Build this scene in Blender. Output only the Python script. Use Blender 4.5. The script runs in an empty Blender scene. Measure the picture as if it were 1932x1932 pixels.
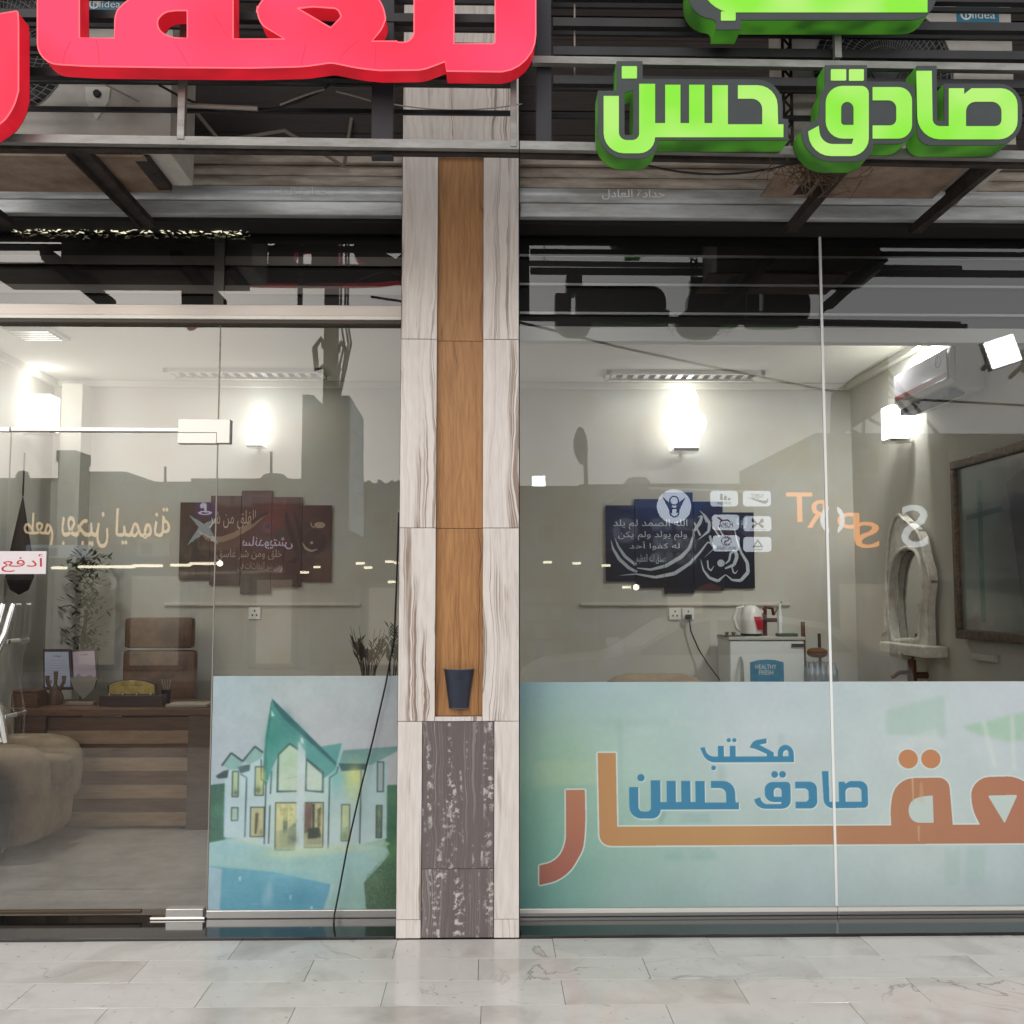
import bpy, bmesh, math, random
import numpy as np
from math import radians as rad, sin, cos, tan, pi
from mathutils import Vector, Matrix
random.seed(7); rng=np.random.RandomState(3)
S=bpy.context.scene; COL=S.collection
def lin(r,g,b):
    f=lambda c:(c/255/12.92 if c/255<=.04045 else ((c/255+.055)/1.055)**2.4)
    return (f(r),f(g),f(b),1)
# ---------------------------------------------------------------- camera
CAMY,CAMZ,TH,PH=-4.64,1.5,rad(4.7),rad(1.15)
cam=bpy.data.cameras.new('camera'); co=bpy.data.objects.new('camera',cam); COL.objects.link(co)
co.location=(0,CAMY,CAMZ); co.rotation_euler=(pi/2+TH,0,-PH)
cam.sensor_width=36; cam.lens=36; cam.clip_start=.05; cam.clip_end=500; S.camera=co
# ---------------------------------------------------------------- world, sun, exposure
w=bpy.data.worlds.new('World'); S.world=w; w.use_nodes=True
nt=w.node_tree; bg=nt.nodes['Background']
sky=nt.nodes.new('ShaderNodeTexSky'); sky.sky_type='NISHITA'; sky.sun_disc=False
sky.sun_elevation=rad(14); sky.sun_rotation=rad(200); sky.dust_density=4; sky.air_density=1.2
hs=nt.nodes.new('ShaderNodeHueSaturation'); hs.inputs['Saturation'].default_value=.35
mx=nt.nodes.new('ShaderNodeMix'); mx.data_type='RGBA'; mx.inputs[0].default_value=.72
mx.inputs[7].default_value=(9.5,9.55,9.6,1)      # even dusk cloud deck
nt.links.new(sky.outputs[0],hs.inputs['Color']); nt.links.new(hs.outputs[0],mx.inputs[6])
nt.links.new(mx.outputs[2],bg.inputs[0]); bg.inputs[1].default_value=.15
sun=bpy.data.lights.new('sun','SUN'); sun.energy=.5; sun.angle=rad(25); sun.color=(1,.97,.93)
so=bpy.data.objects.new('sun',sun); COL.objects.link(so)
_d=Vector((-.35,-1,.62)); so.rotation_euler=_d.to_track_quat('Z','Y').to_euler(); so.location=(0,-8,9)
S.view_settings.view_transform='Standard'; S.view_settings.look='None'; S.view_settings.exposure=.0
S.view_settings.gamma=1; S.view_settings.use_curve_mapping=False
S.cycles.use_denoising=True; S.cycles.max_bounces=8; S.cycles.transparent_max_bounces=16
S.cycles.sample_clamp_indirect=6; S.cycles.caustics_reflective=False; S.cycles.caustics_refractive=False
# ---------------------------------------------------------------- pixels of a 1932 wide view -> points on real planes
G=.28                    # the plane of the shop glass
def ray(px,py):
    x,z=(px-966)/1932,(966-py)/1932
    f=cos(TH)-z*sin(TH); u=sin(TH)+z*cos(TH)
    return (x*cos(PH)+f*sin(PH), -x*sin(PH)+f*cos(PH), u)
def P(px,py,Y):
    d=ray(px,py); t=(Y-CAMY)/d[1]; return Vector((d[0]*t,Y,CAMZ+d[2]*t))
def PX(px,py,X):
    d=ray(px,py); t=X/d[0]; return Vector((X,CAMY+d[1]*t,CAMZ+d[2]*t))
def PZ(px,py,Z):
    d=ray(px,py); t=(Z-CAMZ)/d[2]; return Vector((d[0]*t,CAMY+d[1]*t,Z))
def RF(px,py,Y):         # a place across the street that the glass shows at that pixel
    p=P(px,py,2*G-Y); return Vector((p.x,Y,p.z))
def crop(x0,y0,s): return lambda X,Y:((x0+X/s)/1.01346,(y0+Y/s)/1.01346)
C1=crop(0,0,2.4769); C2=crop(980,0,1.9755); C6=crop(980,400,1.9755); C7=crop(980,860,1.9755)
C8=crop(980,1240,1.9755); CS=crop(1100,60,2.2517); CP=crop(740,0,2.927); C3=crop(0,400,2.477); C4=crop(0,840,2.477)
CA=crop(1480,600,4.042); CL=crop(0,1120,4.6); CN=crop(0,900,5.682); CF=crop(1320,1120,4.2)
# ---------------------------------------------------------------- materials
MAT={}
def mat(name,col,rough=.6,metal=0,noise=None,emit=None,es=1,spec=.5,bump=0,scale=(1,1,1),ns=20,coat=0):
    if name in MAT: return MAT[name]
    m=bpy.data.materials.new(name); m.use_nodes=True; n=m.node_tree; b=n.nodes['Principled BSDF']
    b.inputs['Base Color'].default_value=col; b.inputs['Roughness'].default_value=rough
    b.inputs['Metallic'].default_value=metal; b.inputs['Specular IOR Level'].default_value=spec
    b.inputs['Coat Weight'].default_value=coat
    if emit: b.inputs['Emission Color'].default_value=emit; b.inputs['Emission Strength'].default_value=es
    if noise or bump:
        tc=n.nodes.new('ShaderNodeTexCoord'); mp=n.nodes.new('ShaderNodeMapping'); mp.inputs['Scale'].default_value=scale
        no=n.nodes.new('ShaderNodeTexNoise'); no.inputs['Scale'].default_value=ns; no.inputs['Detail'].default_value=7
        no.inputs['Roughness'].default_value=.65
        n.links.new(tc.outputs['Object'],mp.inputs[0]); n.links.new(mp.outputs[0],no.inputs['Vector'])
        if noise:
            r=n.nodes.new('ShaderNodeValToRGB'); r.color_ramp.elements[0].position=.35; r.color_ramp.elements[1].position=.65
            r.color_ramp.elements[0].color=noise; r.color_ramp.elements[1].color=col
            n.links.new(no.outputs[0],r.inputs[0]); n.links.new(r.outputs[0],b.inputs['Base Color'])
            if emit: pass
        if bump:
            bp=n.nodes.new('ShaderNodeBump'); bp.inputs['Strength'].default_value=bump; bp.inputs['Distance'].default_value=.01
            n.links.new(no.outputs[0],bp.inputs['Height']); n.links.new(bp.outputs[0],b.inputs['Normal'])
    MAT[name]=m; return m
def stone(name,base,vein,vein2,sx=1,vs=1,thin=.02,rough=.3,fleck=None,warp=.35,lines=0,amp=3,bend=.9,soft=.6,dirt=0,fine_w=.25,fl=90,brk=(.42,.58)):
    """layered stone: contour lines of a noise stretched along z, each piece with its own offset"""
    m=bpy.data.materials.new(name); m.use_nodes=True; n=m.node_tree; L=n.links; b=n.nodes['Principled BSDF']
    N=lambda t:n.nodes.new('ShaderNode'+t)
    tc=N('TexCoord'); oi=N('ObjectInfo'); 
    mu=N('VectorMath'); mu.operation='SCALE'; mu.inputs[0].default_value=(31,17,53); L.new(oi.outputs['Random'],mu.inputs['Scale'])
    ad=N('VectorMath'); ad.operation='ADD'; L.new(tc.outputs['Object'],ad.inputs[0]); L.new(mu.outputs[0],ad.inputs[1])
    mp=N('Mapping'); mp.inputs['Scale'].default_value=(sx,sx,vs); L.new(ad.outputs[0],mp.inputs[0])
    def noise(sc,det,dist=0,src=mp):
        q=N('TexNoise'); q.inputs['Scale'].default_value=sc; q.inputs['Detail'].default_value=det; q.inputs['Distortion'].default_value=dist
        L.new(src.outputs[0],q.inputs['Vector']); return q
    def ramp(src,pts):
        r=N('ValToRGB'); e=r.color_ramp.elements
        while len(e)<len(pts): e.new(.5)
        for i,(p,v) in enumerate(pts): e[i].position=p; e[i].color=(v,v,v,1)
        L.new(src.outputs[0],r.inputs[0]); return r
    if lines:      # lines run on along z: one-dimensional bands over a gently bent x
        sx_=N('SeparateXYZ'); L.new(ad.outputs[0],sx_.inputs[0])
        mb=N('Mapping'); mb.inputs['Scale'].default_value=(1.2,1.2,bend); L.new(ad.outputs[0],mb.inputs[0])
        nb_=noise(2.2,4,.4,mb); w1=N('Math'); w1.operation='MULTIPLY'; w1.inputs[1].default_value=amp; L.new(nb_.outputs[0],w1.inputs[0])
        w2=N('Math'); w2.operation='MULTIPLY_ADD'; w2.inputs[1].default_value=lines; L.new(sx_.outputs[0],w2.inputs[0]); L.new(w1.outputs[0],w2.inputs[2])
        def n1(sc,det):
            q=N('TexNoise'); q.noise_dimensions='1D'; q.inputs['Scale'].default_value=sc; q.inputs['Detail'].default_value=det; L.new(w2.outputs[0],q.inputs['W']); return q
        a=n1(1,2); a2=n1(.55,4)
        r1=ramp(a,[(0,0),(.5-thin*2,0),(.5-thin*.3,1),(.5+thin*.3,.85),(.5+thin,0),(.6,0),(.615,.8),(.635,.2),(.66,0),(1,0)])
        br=noise(5,5,.5); rb=ramp(br,[(brk[0],0.05),(brk[1],1)])
    else:
        a=noise(7,5,warp); a2=noise(11,3,warp*.6)
        r1=ramp(a,[(0,0),(.5-thin*2,0),(.5-thin*.3,1),(.5+thin*.3,.85),(.5+thin,0),(1,0)])
        br=noise(1.1,3,0,ad); rb=ramp(br,[(.52,0),(.66,.75)])
    m1=N('Math'); m1.operation='MULTIPLY'; L.new(r1.outputs[0],m1.inputs[0]); L.new(rb.outputs[0],m1.inputs[1])
    r2=ramp(a2,[(0,0),(.4,0),(.44,.6),(.48,.1),(.56,.15),(.6,.75),(.63,0),(1,.2)])
    fine=noise(40,6)
    rf=ramp(fine,[(.3,0),(.7,1)])
    c0=N('Mix'); c0.data_type='RGBA'; c0.inputs[6].default_value=base; c0.inputs[7].default_value=vein2
    mm=N('Math'); mm.operation='MULTIPLY'; L.new(r2.outputs[0],mm.inputs[0]); mm.inputs[1].default_value=soft; 
    m3=N('Math'); m3.operation='MULTIPLY_ADD'; L.new(rf.outputs[0],m3.inputs[0]); m3.inputs[1].default_value=fine_w; L.new(mm.outputs[0],m3.inputs[2])
    L.new(m3.outputs[0],c0.inputs[0])
    c1=N('Mix'); c1.data_type='RGBA'; c1.inputs[7].default_value=vein; L.new(m1.outputs[0],c1.inputs[0]); L.new(c0.outputs[2],c1.inputs[6])
    out=c1
    if dirt:
        dn=noise(2.6,8,.6,ad); dr=ramp(dn,[(.5,0),(.72,dirt)]); sn=noise(34,3,0,ad); sr=ramp(sn,[(.67,0),(.74,dirt*1.3)])
        dm=N('Math'); dm.operation='MAXIMUM'; L.new(dr.outputs[0],dm.inputs[0]); L.new(sr.outputs[0],dm.inputs[1])
        cd=N('Mix'); cd.data_type='RGBA'; cd.inputs[7].default_value=lin(128,114,100); L.new(dm.outputs[0],cd.inputs[0]); L.new(c1.outputs[2],cd.inputs[6]); c1=out=cd
    if fleck:
        f1=noise(9,6,.8); f2=noise(fl,4,0,ad)
        q1=ramp(f1,[(.52,0),(.62,1)]); q2=ramp(f2,[(.5,0),(.62,1)])
        mq=N('Math'); mq.operation='MULTIPLY'; L.new(q1.outputs[0],mq.inputs[0]); L.new(q2.outputs[0],mq.inputs[1])
        c2=N('Mix'); c2.data_type='RGBA'; c2.inputs[7].default_value=fleck; L.new(mq.outputs[0],c2.inputs[0]); L.new(c1.outputs[2],c2.inputs[6]); out=c2
    L.new(out.outputs[2],b.inputs['Base Color']); b.inputs['Roughness'].default_value=rough
    bp=N('Bump'); bp.inputs['Strength'].default_value=.08; bp.inputs['Distance'].default_value=.004; bp.invert=True
    L.new(m1.outputs[0],bp.inputs['Height']); L.new(bp.outputs[0],b.inputs['Normal'])
    MAT[name]=m; return m
def glassmat(name,ior=2.0,tint=(1,1,1,1),rough=0.0):
    """thin pane: fresnel mirror over clear transmission, seen alike by every ray"""
    m=bpy.data.materials.new(name); m.use_nodes=True; n=m.node_tree; n.nodes.clear(); N=lambda t:n.nodes.new('ShaderNode'+t); L=n.links
    o=N('OutputMaterial'); mi=N('MixShader'); t=N('BsdfTransparent'); g=N('BsdfGlossy'); f=N('Fresnel')
    f.inputs['IOR'].default_value=ior; t.inputs['Color'].default_value=tint; g.inputs['Roughness'].default_value=rough
    L.new(f.outputs[0],mi.inputs[0]); L.new(t.outputs[0],mi.inputs[1]); L.new(g.outputs[0],mi.inputs[2]); L.new(mi.outputs[0],o.inputs[0])
    MAT[name]=m; return m
def emis(name,c1,c2=None,st=1,ns=4,dif=.3):
    if name in MAT: return MAT[name]
    m=bpy.data.materials.new(name); m.use_nodes=True; n=m.node_tree; b=n.nodes['Principled BSDF']
    b.inputs['Base Color'].default_value=(c1[0]*dif,c1[1]*dif,c1[2]*dif,1); b.inputs['Roughness'].default_value=.5; b.inputs['Specular IOR Level'].default_value=.25
    b.inputs['Emission Strength'].default_value=st; b.inputs['Emission Color'].default_value=c1
    if c2:
        tc=n.nodes.new('ShaderNodeTexCoord'); no=n.nodes.new('ShaderNodeTexNoise'); no.inputs['Scale'].default_value=ns; no.inputs['Detail'].default_value=1
        r=n.nodes.new('ShaderNodeValToRGB'); r.color_ramp.elements[0].position=.38; r.color_ramp.elements[1].position=.62
        r.color_ramp.elements[0].color=c1; r.color_ramp.elements[1].color=c2
        n.links.new(tc.outputs['Object'],no.inputs['Vector']); n.links.new(no.outputs[0],r.inputs[0]); n.links.new(r.outputs[0],b.inputs['Emission Color'])
    MAT[name]=m; return m
# ---------------------------------------------------------------- shapes
class M:
    def __init__(s): s.b=bmesh.new()
    def box(s,x0,x1,y0,y1,z0,z1,bev=0,R=None):
        vs=[s.b.verts.new((x,y,z)) for x in (min(x0,x1),max(x0,x1)) for y in (min(y0,y1),max(y0,y1)) for z in (min(z0,z1),max(z0,z1))]
        fs=[s.b.faces.new([vs[i] for i in q]) for q in ((0,1,3,2),(4,6,7,5),(0,4,5,1),(2,3,7,6),(0,2,6,4),(1,5,7,3))]
        if bev:
            es=list({e for f in fs for e in f.edges}); r=bmesh.ops.bevel(s.b,geom=es,offset=bev,segments=2,affect='EDGES',profile=.6)
        if R is not None:
            for v in vs:
                if v.is_valid: v.co=R@v.co
        return s
    def tube(s,pts,r,seg=8,cap=True):
        pts=[Vector(p) for p in pts]; rr=r if isinstance(r,(list,tuple)) else [r]*len(pts); rings=[]; up=None
        for i,p in enumerate(pts):
            t=(pts[min(i+1,len(pts)-1)]-pts[max(i-1,0)]).normalized()
            if up is None: up=Vector((0,0,1)) if abs(t.z)<.9 else Vector((1,0,0))
            a=t.cross(up).normalized(); b=a.cross(t).normalized(); up=b
            rings.append([s.b.verts.new(p+(a*cos(2*pi*k/seg)+b*sin(2*pi*k/seg))*rr[i]) for k in range(seg)])
        for i in range(len(rings)-1):
            for k in range(seg): s.b.faces.new((rings[i][k],rings[i][(k+1)%seg],rings[i+1][(k+1)%seg],rings[i+1][k]))
        if cap: s.b.faces.new(rings[0][::-1]); s.b.faces.new(rings[-1])
        return s
    def lathe(s,prof,c,seg=16,ax='z'):
        rings=[]
        for r,h in prof:
            rg=[]
            for k in range(seg):
                a=2*pi*k/seg
                v={'z':(r*cos(a),r*sin(a),h),'y':(r*cos(a),h,r*sin(a)),'x':(h,r*cos(a),r*sin(a))}[ax]
                rg.append(s.b.verts.new((c[0]+v[0],c[1]+v[1],c[2]+v[2])))
            rings.append(rg)
        for i in range(len(rings)-1):
            for k in range(seg): s.b.faces.new((rings[i][k],rings[i][(k+1)%seg],rings[i+1][(k+1)%seg],rings[i+1][k]))
        for q in (rings[0],rings[-1]):
            try: s.b.faces.new(q)
            except ValueError: pass
        return s
    def quad(s,*p): s.b.faces.new([s.b.verts.new(q) for q in p]); return s
    def prism(s,poly,axis,a,b):    # polygon in the two other axes, pushed from a to b
        f=lambda u,v,t:{'x':(t,u,v),'y':(u,t,v),'z':(u,v,t)}[axis]
        A=[s.b.verts.new(f(u,v,a)) for u,v in poly]; B=[s.b.verts.new(f(u,v,b)) for u,v in poly]
        n=len(poly)
        for i in range(n): s.b.faces.new((A[i],A[(i+1)%n],B[(i+1)%n],B[i]))
        s.b.faces.new(A[::-1]); s.b.faces.new(B); return s
    def blob(s,c,r,seg=12,sq=2.0):   # a superellipsoid cushion
        n=seg; rows=[]
        sp=lambda v:math.copysign(abs(v)**(2/sq),v)
        for i in range(n//2+1):
            a=-pi/2+pi*i/(n//2); row=[]
            for k in range(n):
                t=2*pi*k/n
                row.append(s.b.verts.new((c[0]+r[0]*sp(cos(a))*sp(cos(t)),c[1]+r[1]*sp(cos(a))*sp(sin(t)),c[2]+r[2]*sp(sin(a)))))
            rows.append(row)
        for i in range(n//2):
            for k in range(n): s.b.faces.new((rows[i][k],rows[i][(k+1)%n],rows[i+1][(k+1)%n],rows[i+1][k]))
        return s
    def put(s,name,m,parent=None,smooth=False,norm=True):
        if norm: 
            bmesh.ops.remove_doubles(s.b,verts=s.b.verts,dist=1e-6); bmesh.ops.recalc_face_normals(s.b,faces=s.b.faces)
        me=bpy.data.meshes.new(name); s.b.to_mesh(me); s.b.free()
        if smooth:
            for p in me.polygons: p.use_smooth=True
            try: me.set_sharp_from_angle(angle=rad(40))
            except Exception: pass
        return link(name,me,m,parent)
def link(name,me,m,parent=None):
    o=bpy.data.objects.new(name,me); COL.objects.link(o)
    if m: me.materials.clear(); me.materials.append(m)
    if parent is not None:
        o.parent=parent
        if parent.type=='EMPTY': o.matrix_parent_inverse=Matrix.Translation(-parent.location)
    return o
def thing(name,label,cat,loc=(0,0,0),group=None):
    o=bpy.data.objects.new(name,None); COL.objects.link(o); o.location=loc; o.empty_display_size=.1
    o['label']=label; o['category']=cat
    if group: o['group']=group
    return o
def tag(o,label,cat,group=None):
    o['label']=label; o['category']=cat
    if group: o['group']=group
    return o
def struct(o): o['kind']='structure'; return o
def copy_thing(r,loc,label=None):
    c=r.copy(); COL.objects.link(c); c.location=loc
    if label: c['label']=label
    for ch in list(r.children):
        d=ch.copy(); COL.objects.link(d); d.parent=c
        for g in list(ch.children):
            e=g.copy(); COL.objects.link(e); e.parent=d
    return c
def rp(pts,seg=6):
    """polygon from (x,y[,radius]) corners"""
    out=[]; n=len(pts)
    for i in range(n):
        p=Vector(pts[i][:2]); r=pts[i][2] if len(pts[i])>2 else 0
        if not r: out.append(tuple(p)); continue
        a=Vector(pts[i-1][:2])-p; b=Vector(pts[(i+1)%n][:2])-p
        k=min(r,a.length*.98,b.length*.98); A=p+a.normalized()*k; B=p+b.normalized()*k
        for j in range(seg+1):
            t=j/seg; kk=.5523  # cubic arc
            q=(1-t)**3*A+3*(1-t)**2*t*(A+(p-A)*kk)+3*(1-t)*t*t*(B+(p-B)*kk)+t**3*B
            out.append(tuple(q))
    return out
def circ(cx,cy,r,n=20,ry=None): return [(cx+r*cos(2*pi*k/n),cy+(ry or r)*sin(2*pi*k/n)) for k in range(n)]
def conv(f,pts): return [f(p[0],p[1])+tuple(p[2:]) for p in pts]
def fillmesh(name,loops,t,yf,m,parent=None,mode='BOTH',bevel=0,fn=None):
    """loops of (x,z) filled even-odd, front face at y=yf, thickness t going back"""
    cu=bpy.data.curves.new(name,'CURVE'); cu.dimensions='2D'; cu.fill_mode=mode; cu.extrude=t/2; cu.bevel_depth=bevel
    for lp in loops:
        sp=cu.splines.new('POLY'); sp.points.add(len(lp)-1); sp.use_cyclic_u=True
        for i,p in enumerate(lp): sp.points[i].co=(p[0],p[1],0,1)
    o=bpy.data.objects.new('tmp',cu); COL.objects.link(o)
    dg=bpy.context.evaluated_depsgraph_get(); me=bpy.data.meshes.new_from_object(o.evaluated_get(dg))
    for v in me.vertices:
        x,y,z=v.co; q=(x,yf+t/2-z,y); v.co=fn(q) if fn else q
    bpy.data.objects.remove(o); bpy.data.curves.remove(cu); me.name=name
    return link(name,me,m,parent)
def onY(Y): return lambda p:(lambda q:(q.x,q.z))(P(p[0],p[1],Y))
AR={'ا':'FE8D FE8E','أ':'FE83 FE84','ب':'FE8F FE90 FE91 FE92','ت':'FE95 FE96 FE97 FE98','ة':'FE93 FE94','ج':'FE9D FE9E FE9F FEA0','ح':'FEA1 FEA2 FEA3 FEA4','خ':'FEA5 FEA6 FEA7 FEA8','د':'FEA9 FEAA','ر':'FEAD FEAE','ز':'FEAF FEB0','س':'FEB1 FEB2 FEB3 FEB4','ش':'FEB5 FEB6 FEB7 FEB8','ص':'FEB9 FEBA FEBB FEBC','ط':'FEC1 FEC2 FEC3 FEC4','ظ':'FEC5 FEC6 FEC7 FEC8','ع':'FEC9 FECA FECB FECC','غ':'FECD FECE FECF FED0','ف':'FED1 FED2 FED3 FED4','ق':'FED5 FED6 FED7 FED8','ك':'FED9 FEDA FEDB FEDC','ل':'FEDD FEDE FEDF FEE0','م':'FEE1 FEE2 FEE3 FEE4','ن':'FEE5 FEE6 FEE7 FEE8','ه':'FEE9 FEEA FEEB FEEC','و':'FEED FEEE','ي':'FEF1 FEF2 FEF3 FEF4'}
AR={k:[chr(int(c,16)) for c in v.split()] for k,v in AR.items()}
def shape_ar(s):
    out=[]
    for i,c in enumerate(s):
        if c not in AR: out.append(c); continue
        p=i>0 and len(AR.get(s[i-1],''))==4; n=i+1<len(s) and s[i+1] in AR and len(AR[c])==4
        out.append(AR[c][(1 if p else 0)+(2 if n else 0)])
    return ''.join(reversed(out))
_tc={}
def glyphs(s,off=0,shear=0):
    """list of [outer, hole...] loops of a line of text, normalised to the unit box, y up"""
    key=(s,off,shear)
    if key in _tc: return _tc[key]
    cu=bpy.data.curves.new('t','FONT'); cu.body=shape_ar(s) if any(c in AR for c in s) else s
    cu.fill_mode='NONE'; cu.resolution_u=4; cu.offset=off; cu.shear=shear
    o=bpy.data.objects.new('tmp',cu); COL.objects.link(o); dg=bpy.context.evaluated_depsgraph_get()
    me=bpy.data.meshes.new_from_object(o.evaluated_get(dg)); bpy.data.objects.remove(o); bpy.data.curves.remove(cu)
    co_=[(v.co.x,v.co.y) for v in me.vertices]; nb={}
    for e in me.edges: a,b=e.vertices; nb.setdefault(a,[]).append(b); nb.setdefault(b,[]).append(a)
    seen=set(); loops=[]
    for s0 in range(len(co_)):
        if s0 in seen or s0 not in nb: continue
        lp=[s0]; seen.add(s0); cur=s0
        while True:
            nx=[q for q in nb[cur] if q not in seen]
            if not nx: break
            cur=nx[0] if cur!=s0 else min(nx); seen.add(cur); lp.append(cur)
        if len(lp)>2: loops.append([co_[i] for i in lp])
    bpy.data.meshes.remove(me)
    ar_=lambda l:sum(l[i-1][0]*l[i][1]-l[i][0]*l[i-1][1] for i in range(len(l)))/2
    xs=[p[0] for l in loops for p in l]; ys=[p[1] for l in loops for p in l]
    x0,x1,y0,y1=min(xs),max(xs),min(ys),max(ys)
    big=max(loops,key=lambda l:abs(ar_(l))); sg=ar_(big)>0
    outs=[[l] for l in loops if (ar_(l)>0)==sg]; holes=[l for l in loops if (ar_(l)>0)!=sg]
    def inside(p,l):
        c=False
        for i in range(len(l)):
            a,b=l[i-1],l[i]
            if (a[1]>p[1])!=(b[1]>p[1]) and p[0]<(b[0]-a[0])*(p[1]-a[1])/(b[1]-a[1])+a[0]: c=not c
        return c
    for h in holes:
        c=[g for g in outs if inside(h[0],g[0])]
        if c: min(c,key=lambda g:abs(ar_(g[0]))).append(h)
    res=[[[((p[0]-x0)/(x1-x0),(p[1]-y0)/(y1-y0)) for p in l] for l in g] for g in outs]
    _tc[key]=(res,(x1-x0)/(y1-y0)); return _tc[key]
def textmesh(name,s,p0,ex,ey,m,parent,nrm,off=0,t=0):
    """flat lettering: unit box spanned from corner p0 by ex,ey; each glyph a hair proud of the one before"""
    g,_=glyphs(s,off); p0,ex,ey,nrm=map(Vector,(p0,ex,ey,nrm)); b=bmesh.new()
    for k,gl in enumerate(g):
        cu=bpy.data.curves.new('t','CURVE'); cu.dimensions='2D'; cu.fill_mode='BOTH'
        for lp in gl:
            sp=cu.splines.new('POLY'); sp.points.add(len(lp)-1); sp.use_cyclic_u=True
            for i,p in enumerate(lp): sp.points[i].co=(p[0]*100,p[1]*100,0,1)
        o=bpy.data.objects.new('tmp',cu); COL.objects.link(o); dg=bpy.context.evaluated_depsgraph_get()
        me=bpy.data.meshes.new_from_object(o.evaluated_get(dg)); bpy.data.objects.remove(o); bpy.data.curves.remove(cu)
        for v in me.vertices: v.co=p0+ex*(v.co.x/100)+ey*(v.co.y/100)+nrm*(.0006+.00008*(k%7))
        b.from_mesh(me); bpy.data.meshes.remove(me)
    me=bpy.data.meshes.new(name); b.to_mesh(me); b.free(); return link(name,me,m,parent)
# ---------------------------------------------------------------- printed pictures, drawn here into images
class Pic:
    def __init__(s,w,h,k=1.0): s.w,s.h,s.k=int(w*k),int(h*k),k; s.a=np.zeros((s.h,s.w,3)); s.yy,s.xx=np.mgrid[0:s.h,0:s.w]; s.xx=s.xx/k; s.yy=s.yy/k
    def grad(s,pts):      # smooth blend of colour anchors (x,y,(r,g,b))
        W=np.zeros((s.h,s.w)); A=np.zeros((s.h,s.w,3)); sc=max(s.w,s.h)/s.k
        for x,y,c in pts:
            q=1/(((s.xx-x)**2+(s.yy-y)**2)/sc**2+.004)**1.6; W+=q; A+=q[...,None]*np.array(c)
        s.a=A/W[...,None]; return s
    def mask(s,loops):
        ss=2; allp=[p for l in loops for p in l]; xs=[p[0]*s.k for p in allp]; ys=[p[1]*s.k for p in allp]
        x0,x1=max(0,int(min(xs))-1),min(s.w,int(max(xs))+2); y0,y1=max(0,int(min(ys))-1),min(s.h,int(max(ys))+2)
        if x1<=x0 or y1<=y0: return None
        W,H=(x1-x0)*ss,(y1-y0)*ss; m=np.zeros((H,W+1),np.int32)
        for l in loops:
            pts=[((p[0]*s.k-x0)*ss,(p[1]*s.k-y0)*ss) for p in l]
            for i in range(len(pts)):
                (ax,ay),(bx,by)=pts[i-1],pts[i]
                if ay==by: continue
                if ay>by: ax,ay,bx,by=bx,by,ax,ay
                r=np.arange(max(0,math.ceil(ay-.5)),min(H,math.ceil(by-.5)))
                if len(r)==0: continue
                xc=ax+(bx-ax)*((r+.5-ay)/(by-ay)); xi=np.clip(np.ceil(xc-.5),0,W).astype(int)
                np.add.at(m,(r,xi),1)
        f=(np.cumsum(m,1)[:,:W]%2).astype(float).reshape(y1-y0,ss,x1-x0,ss).mean((1,3))
        return f,(slice(y0,y1),slice(x0,x1))
    def poly(s,loops,c,al=1,c2=None,dirn=1):
        if not isinstance(loops[0][0],(list,tuple)): loops=[loops]
        r=s.mask(loops)
        if r is None: return s
        f,(sy,sx)=r; f=(f*al)[...,None]; col=np.array(c,float)
        if c2 is not None:
            t=(s.yy if dirn else s.xx)[sy,sx]; t=(t-t.min())/max(1,(t.max()-t.min())); col=np.array(c)*(1-t[...,None])+np.array(c2)*t[...,None]
        s.a[sy,sx]=s.a[sy,sx]*(1-f)+col*f; return s
    def line(s,pts,w,c,al=1):
        for i in range(len(pts)-1):
            a,b=Vector(pts[i]),Vector(pts[i+1]); d=(b-a)
            if d.length<1e-6: continue
            w0=w[i] if isinstance(w,list) else w; w1=w[i+1] if isinstance(w,list) else w
            n=Vector((-d.y,d.x)).normalized(); e=d.normalized()*.3
            s.poly([tuple(a+n*w0/2-e),tuple(b+n*w1/2+e),tuple(b-n*w1/2+e),tuple(a-n*w0/2-e)],c,al)
        return s
    def text(s,t,x0,y0,x1,y1,c,al=1,off=0):
        g,_=glyphs(t,off)
        for gl in g: s.poly([[(x0+p[0]*(x1-x0),y1+p[1]*(y0-y1)) for p in l] for l in gl],c,al)
        return s
    def spray(s,x,y,rx,ry,c,al=.5):
        f=(al*np.exp(-(((s.xx-x)/rx)**2+((s.yy-y)/ry)**2)))[...,None]; s.a=s.a*(1-f)+np.array(c)*f; return s
    def blur(s,r):
        r=max(1,int(r*s.k))
        for _ in range(2):
            for ax in (0,1):
                p=np.pad(s.a,[(r,r) if i==ax else (0,0) for i in range(3)],'edge'); c=np.cumsum(p,ax); z=np.zeros_like(np.take(c,[0],ax)); c=np.concatenate([z,c],ax); n=s.a.shape[ax]
                s.a=(np.take(c,range(2*r+1,2*r+1+n),ax)-np.take(c,range(0,n),ax))/(2*r+1)
        return s
    def noise(s,amp,cell,seed=0,mask=None):
        r=np.random.RandomState(seed); n=r.rand(int(s.h/s.k/cell)+3,int(s.w/s.k/cell)+3)*2-1
        gy,gx=s.yy/cell,s.xx/cell; iy,ix=gy.astype(int),gx.astype(int); fy,fx=gy-iy,gx-ix
        v=(n[iy,ix]*(1-fx)+n[iy,ix+1]*fx)*(1-fy)+(n[iy+1,ix]*(1-fx)+n[iy+1,ix+1]*fx)*fy
        if mask is not None:
            r2=s.mask([mask]); mm=np.zeros((s.h,s.w)); mm[r2[1]]=r2[0]; v=v*mm
        s.a=s.a+(amp*v)[...,None]; return s
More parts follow.
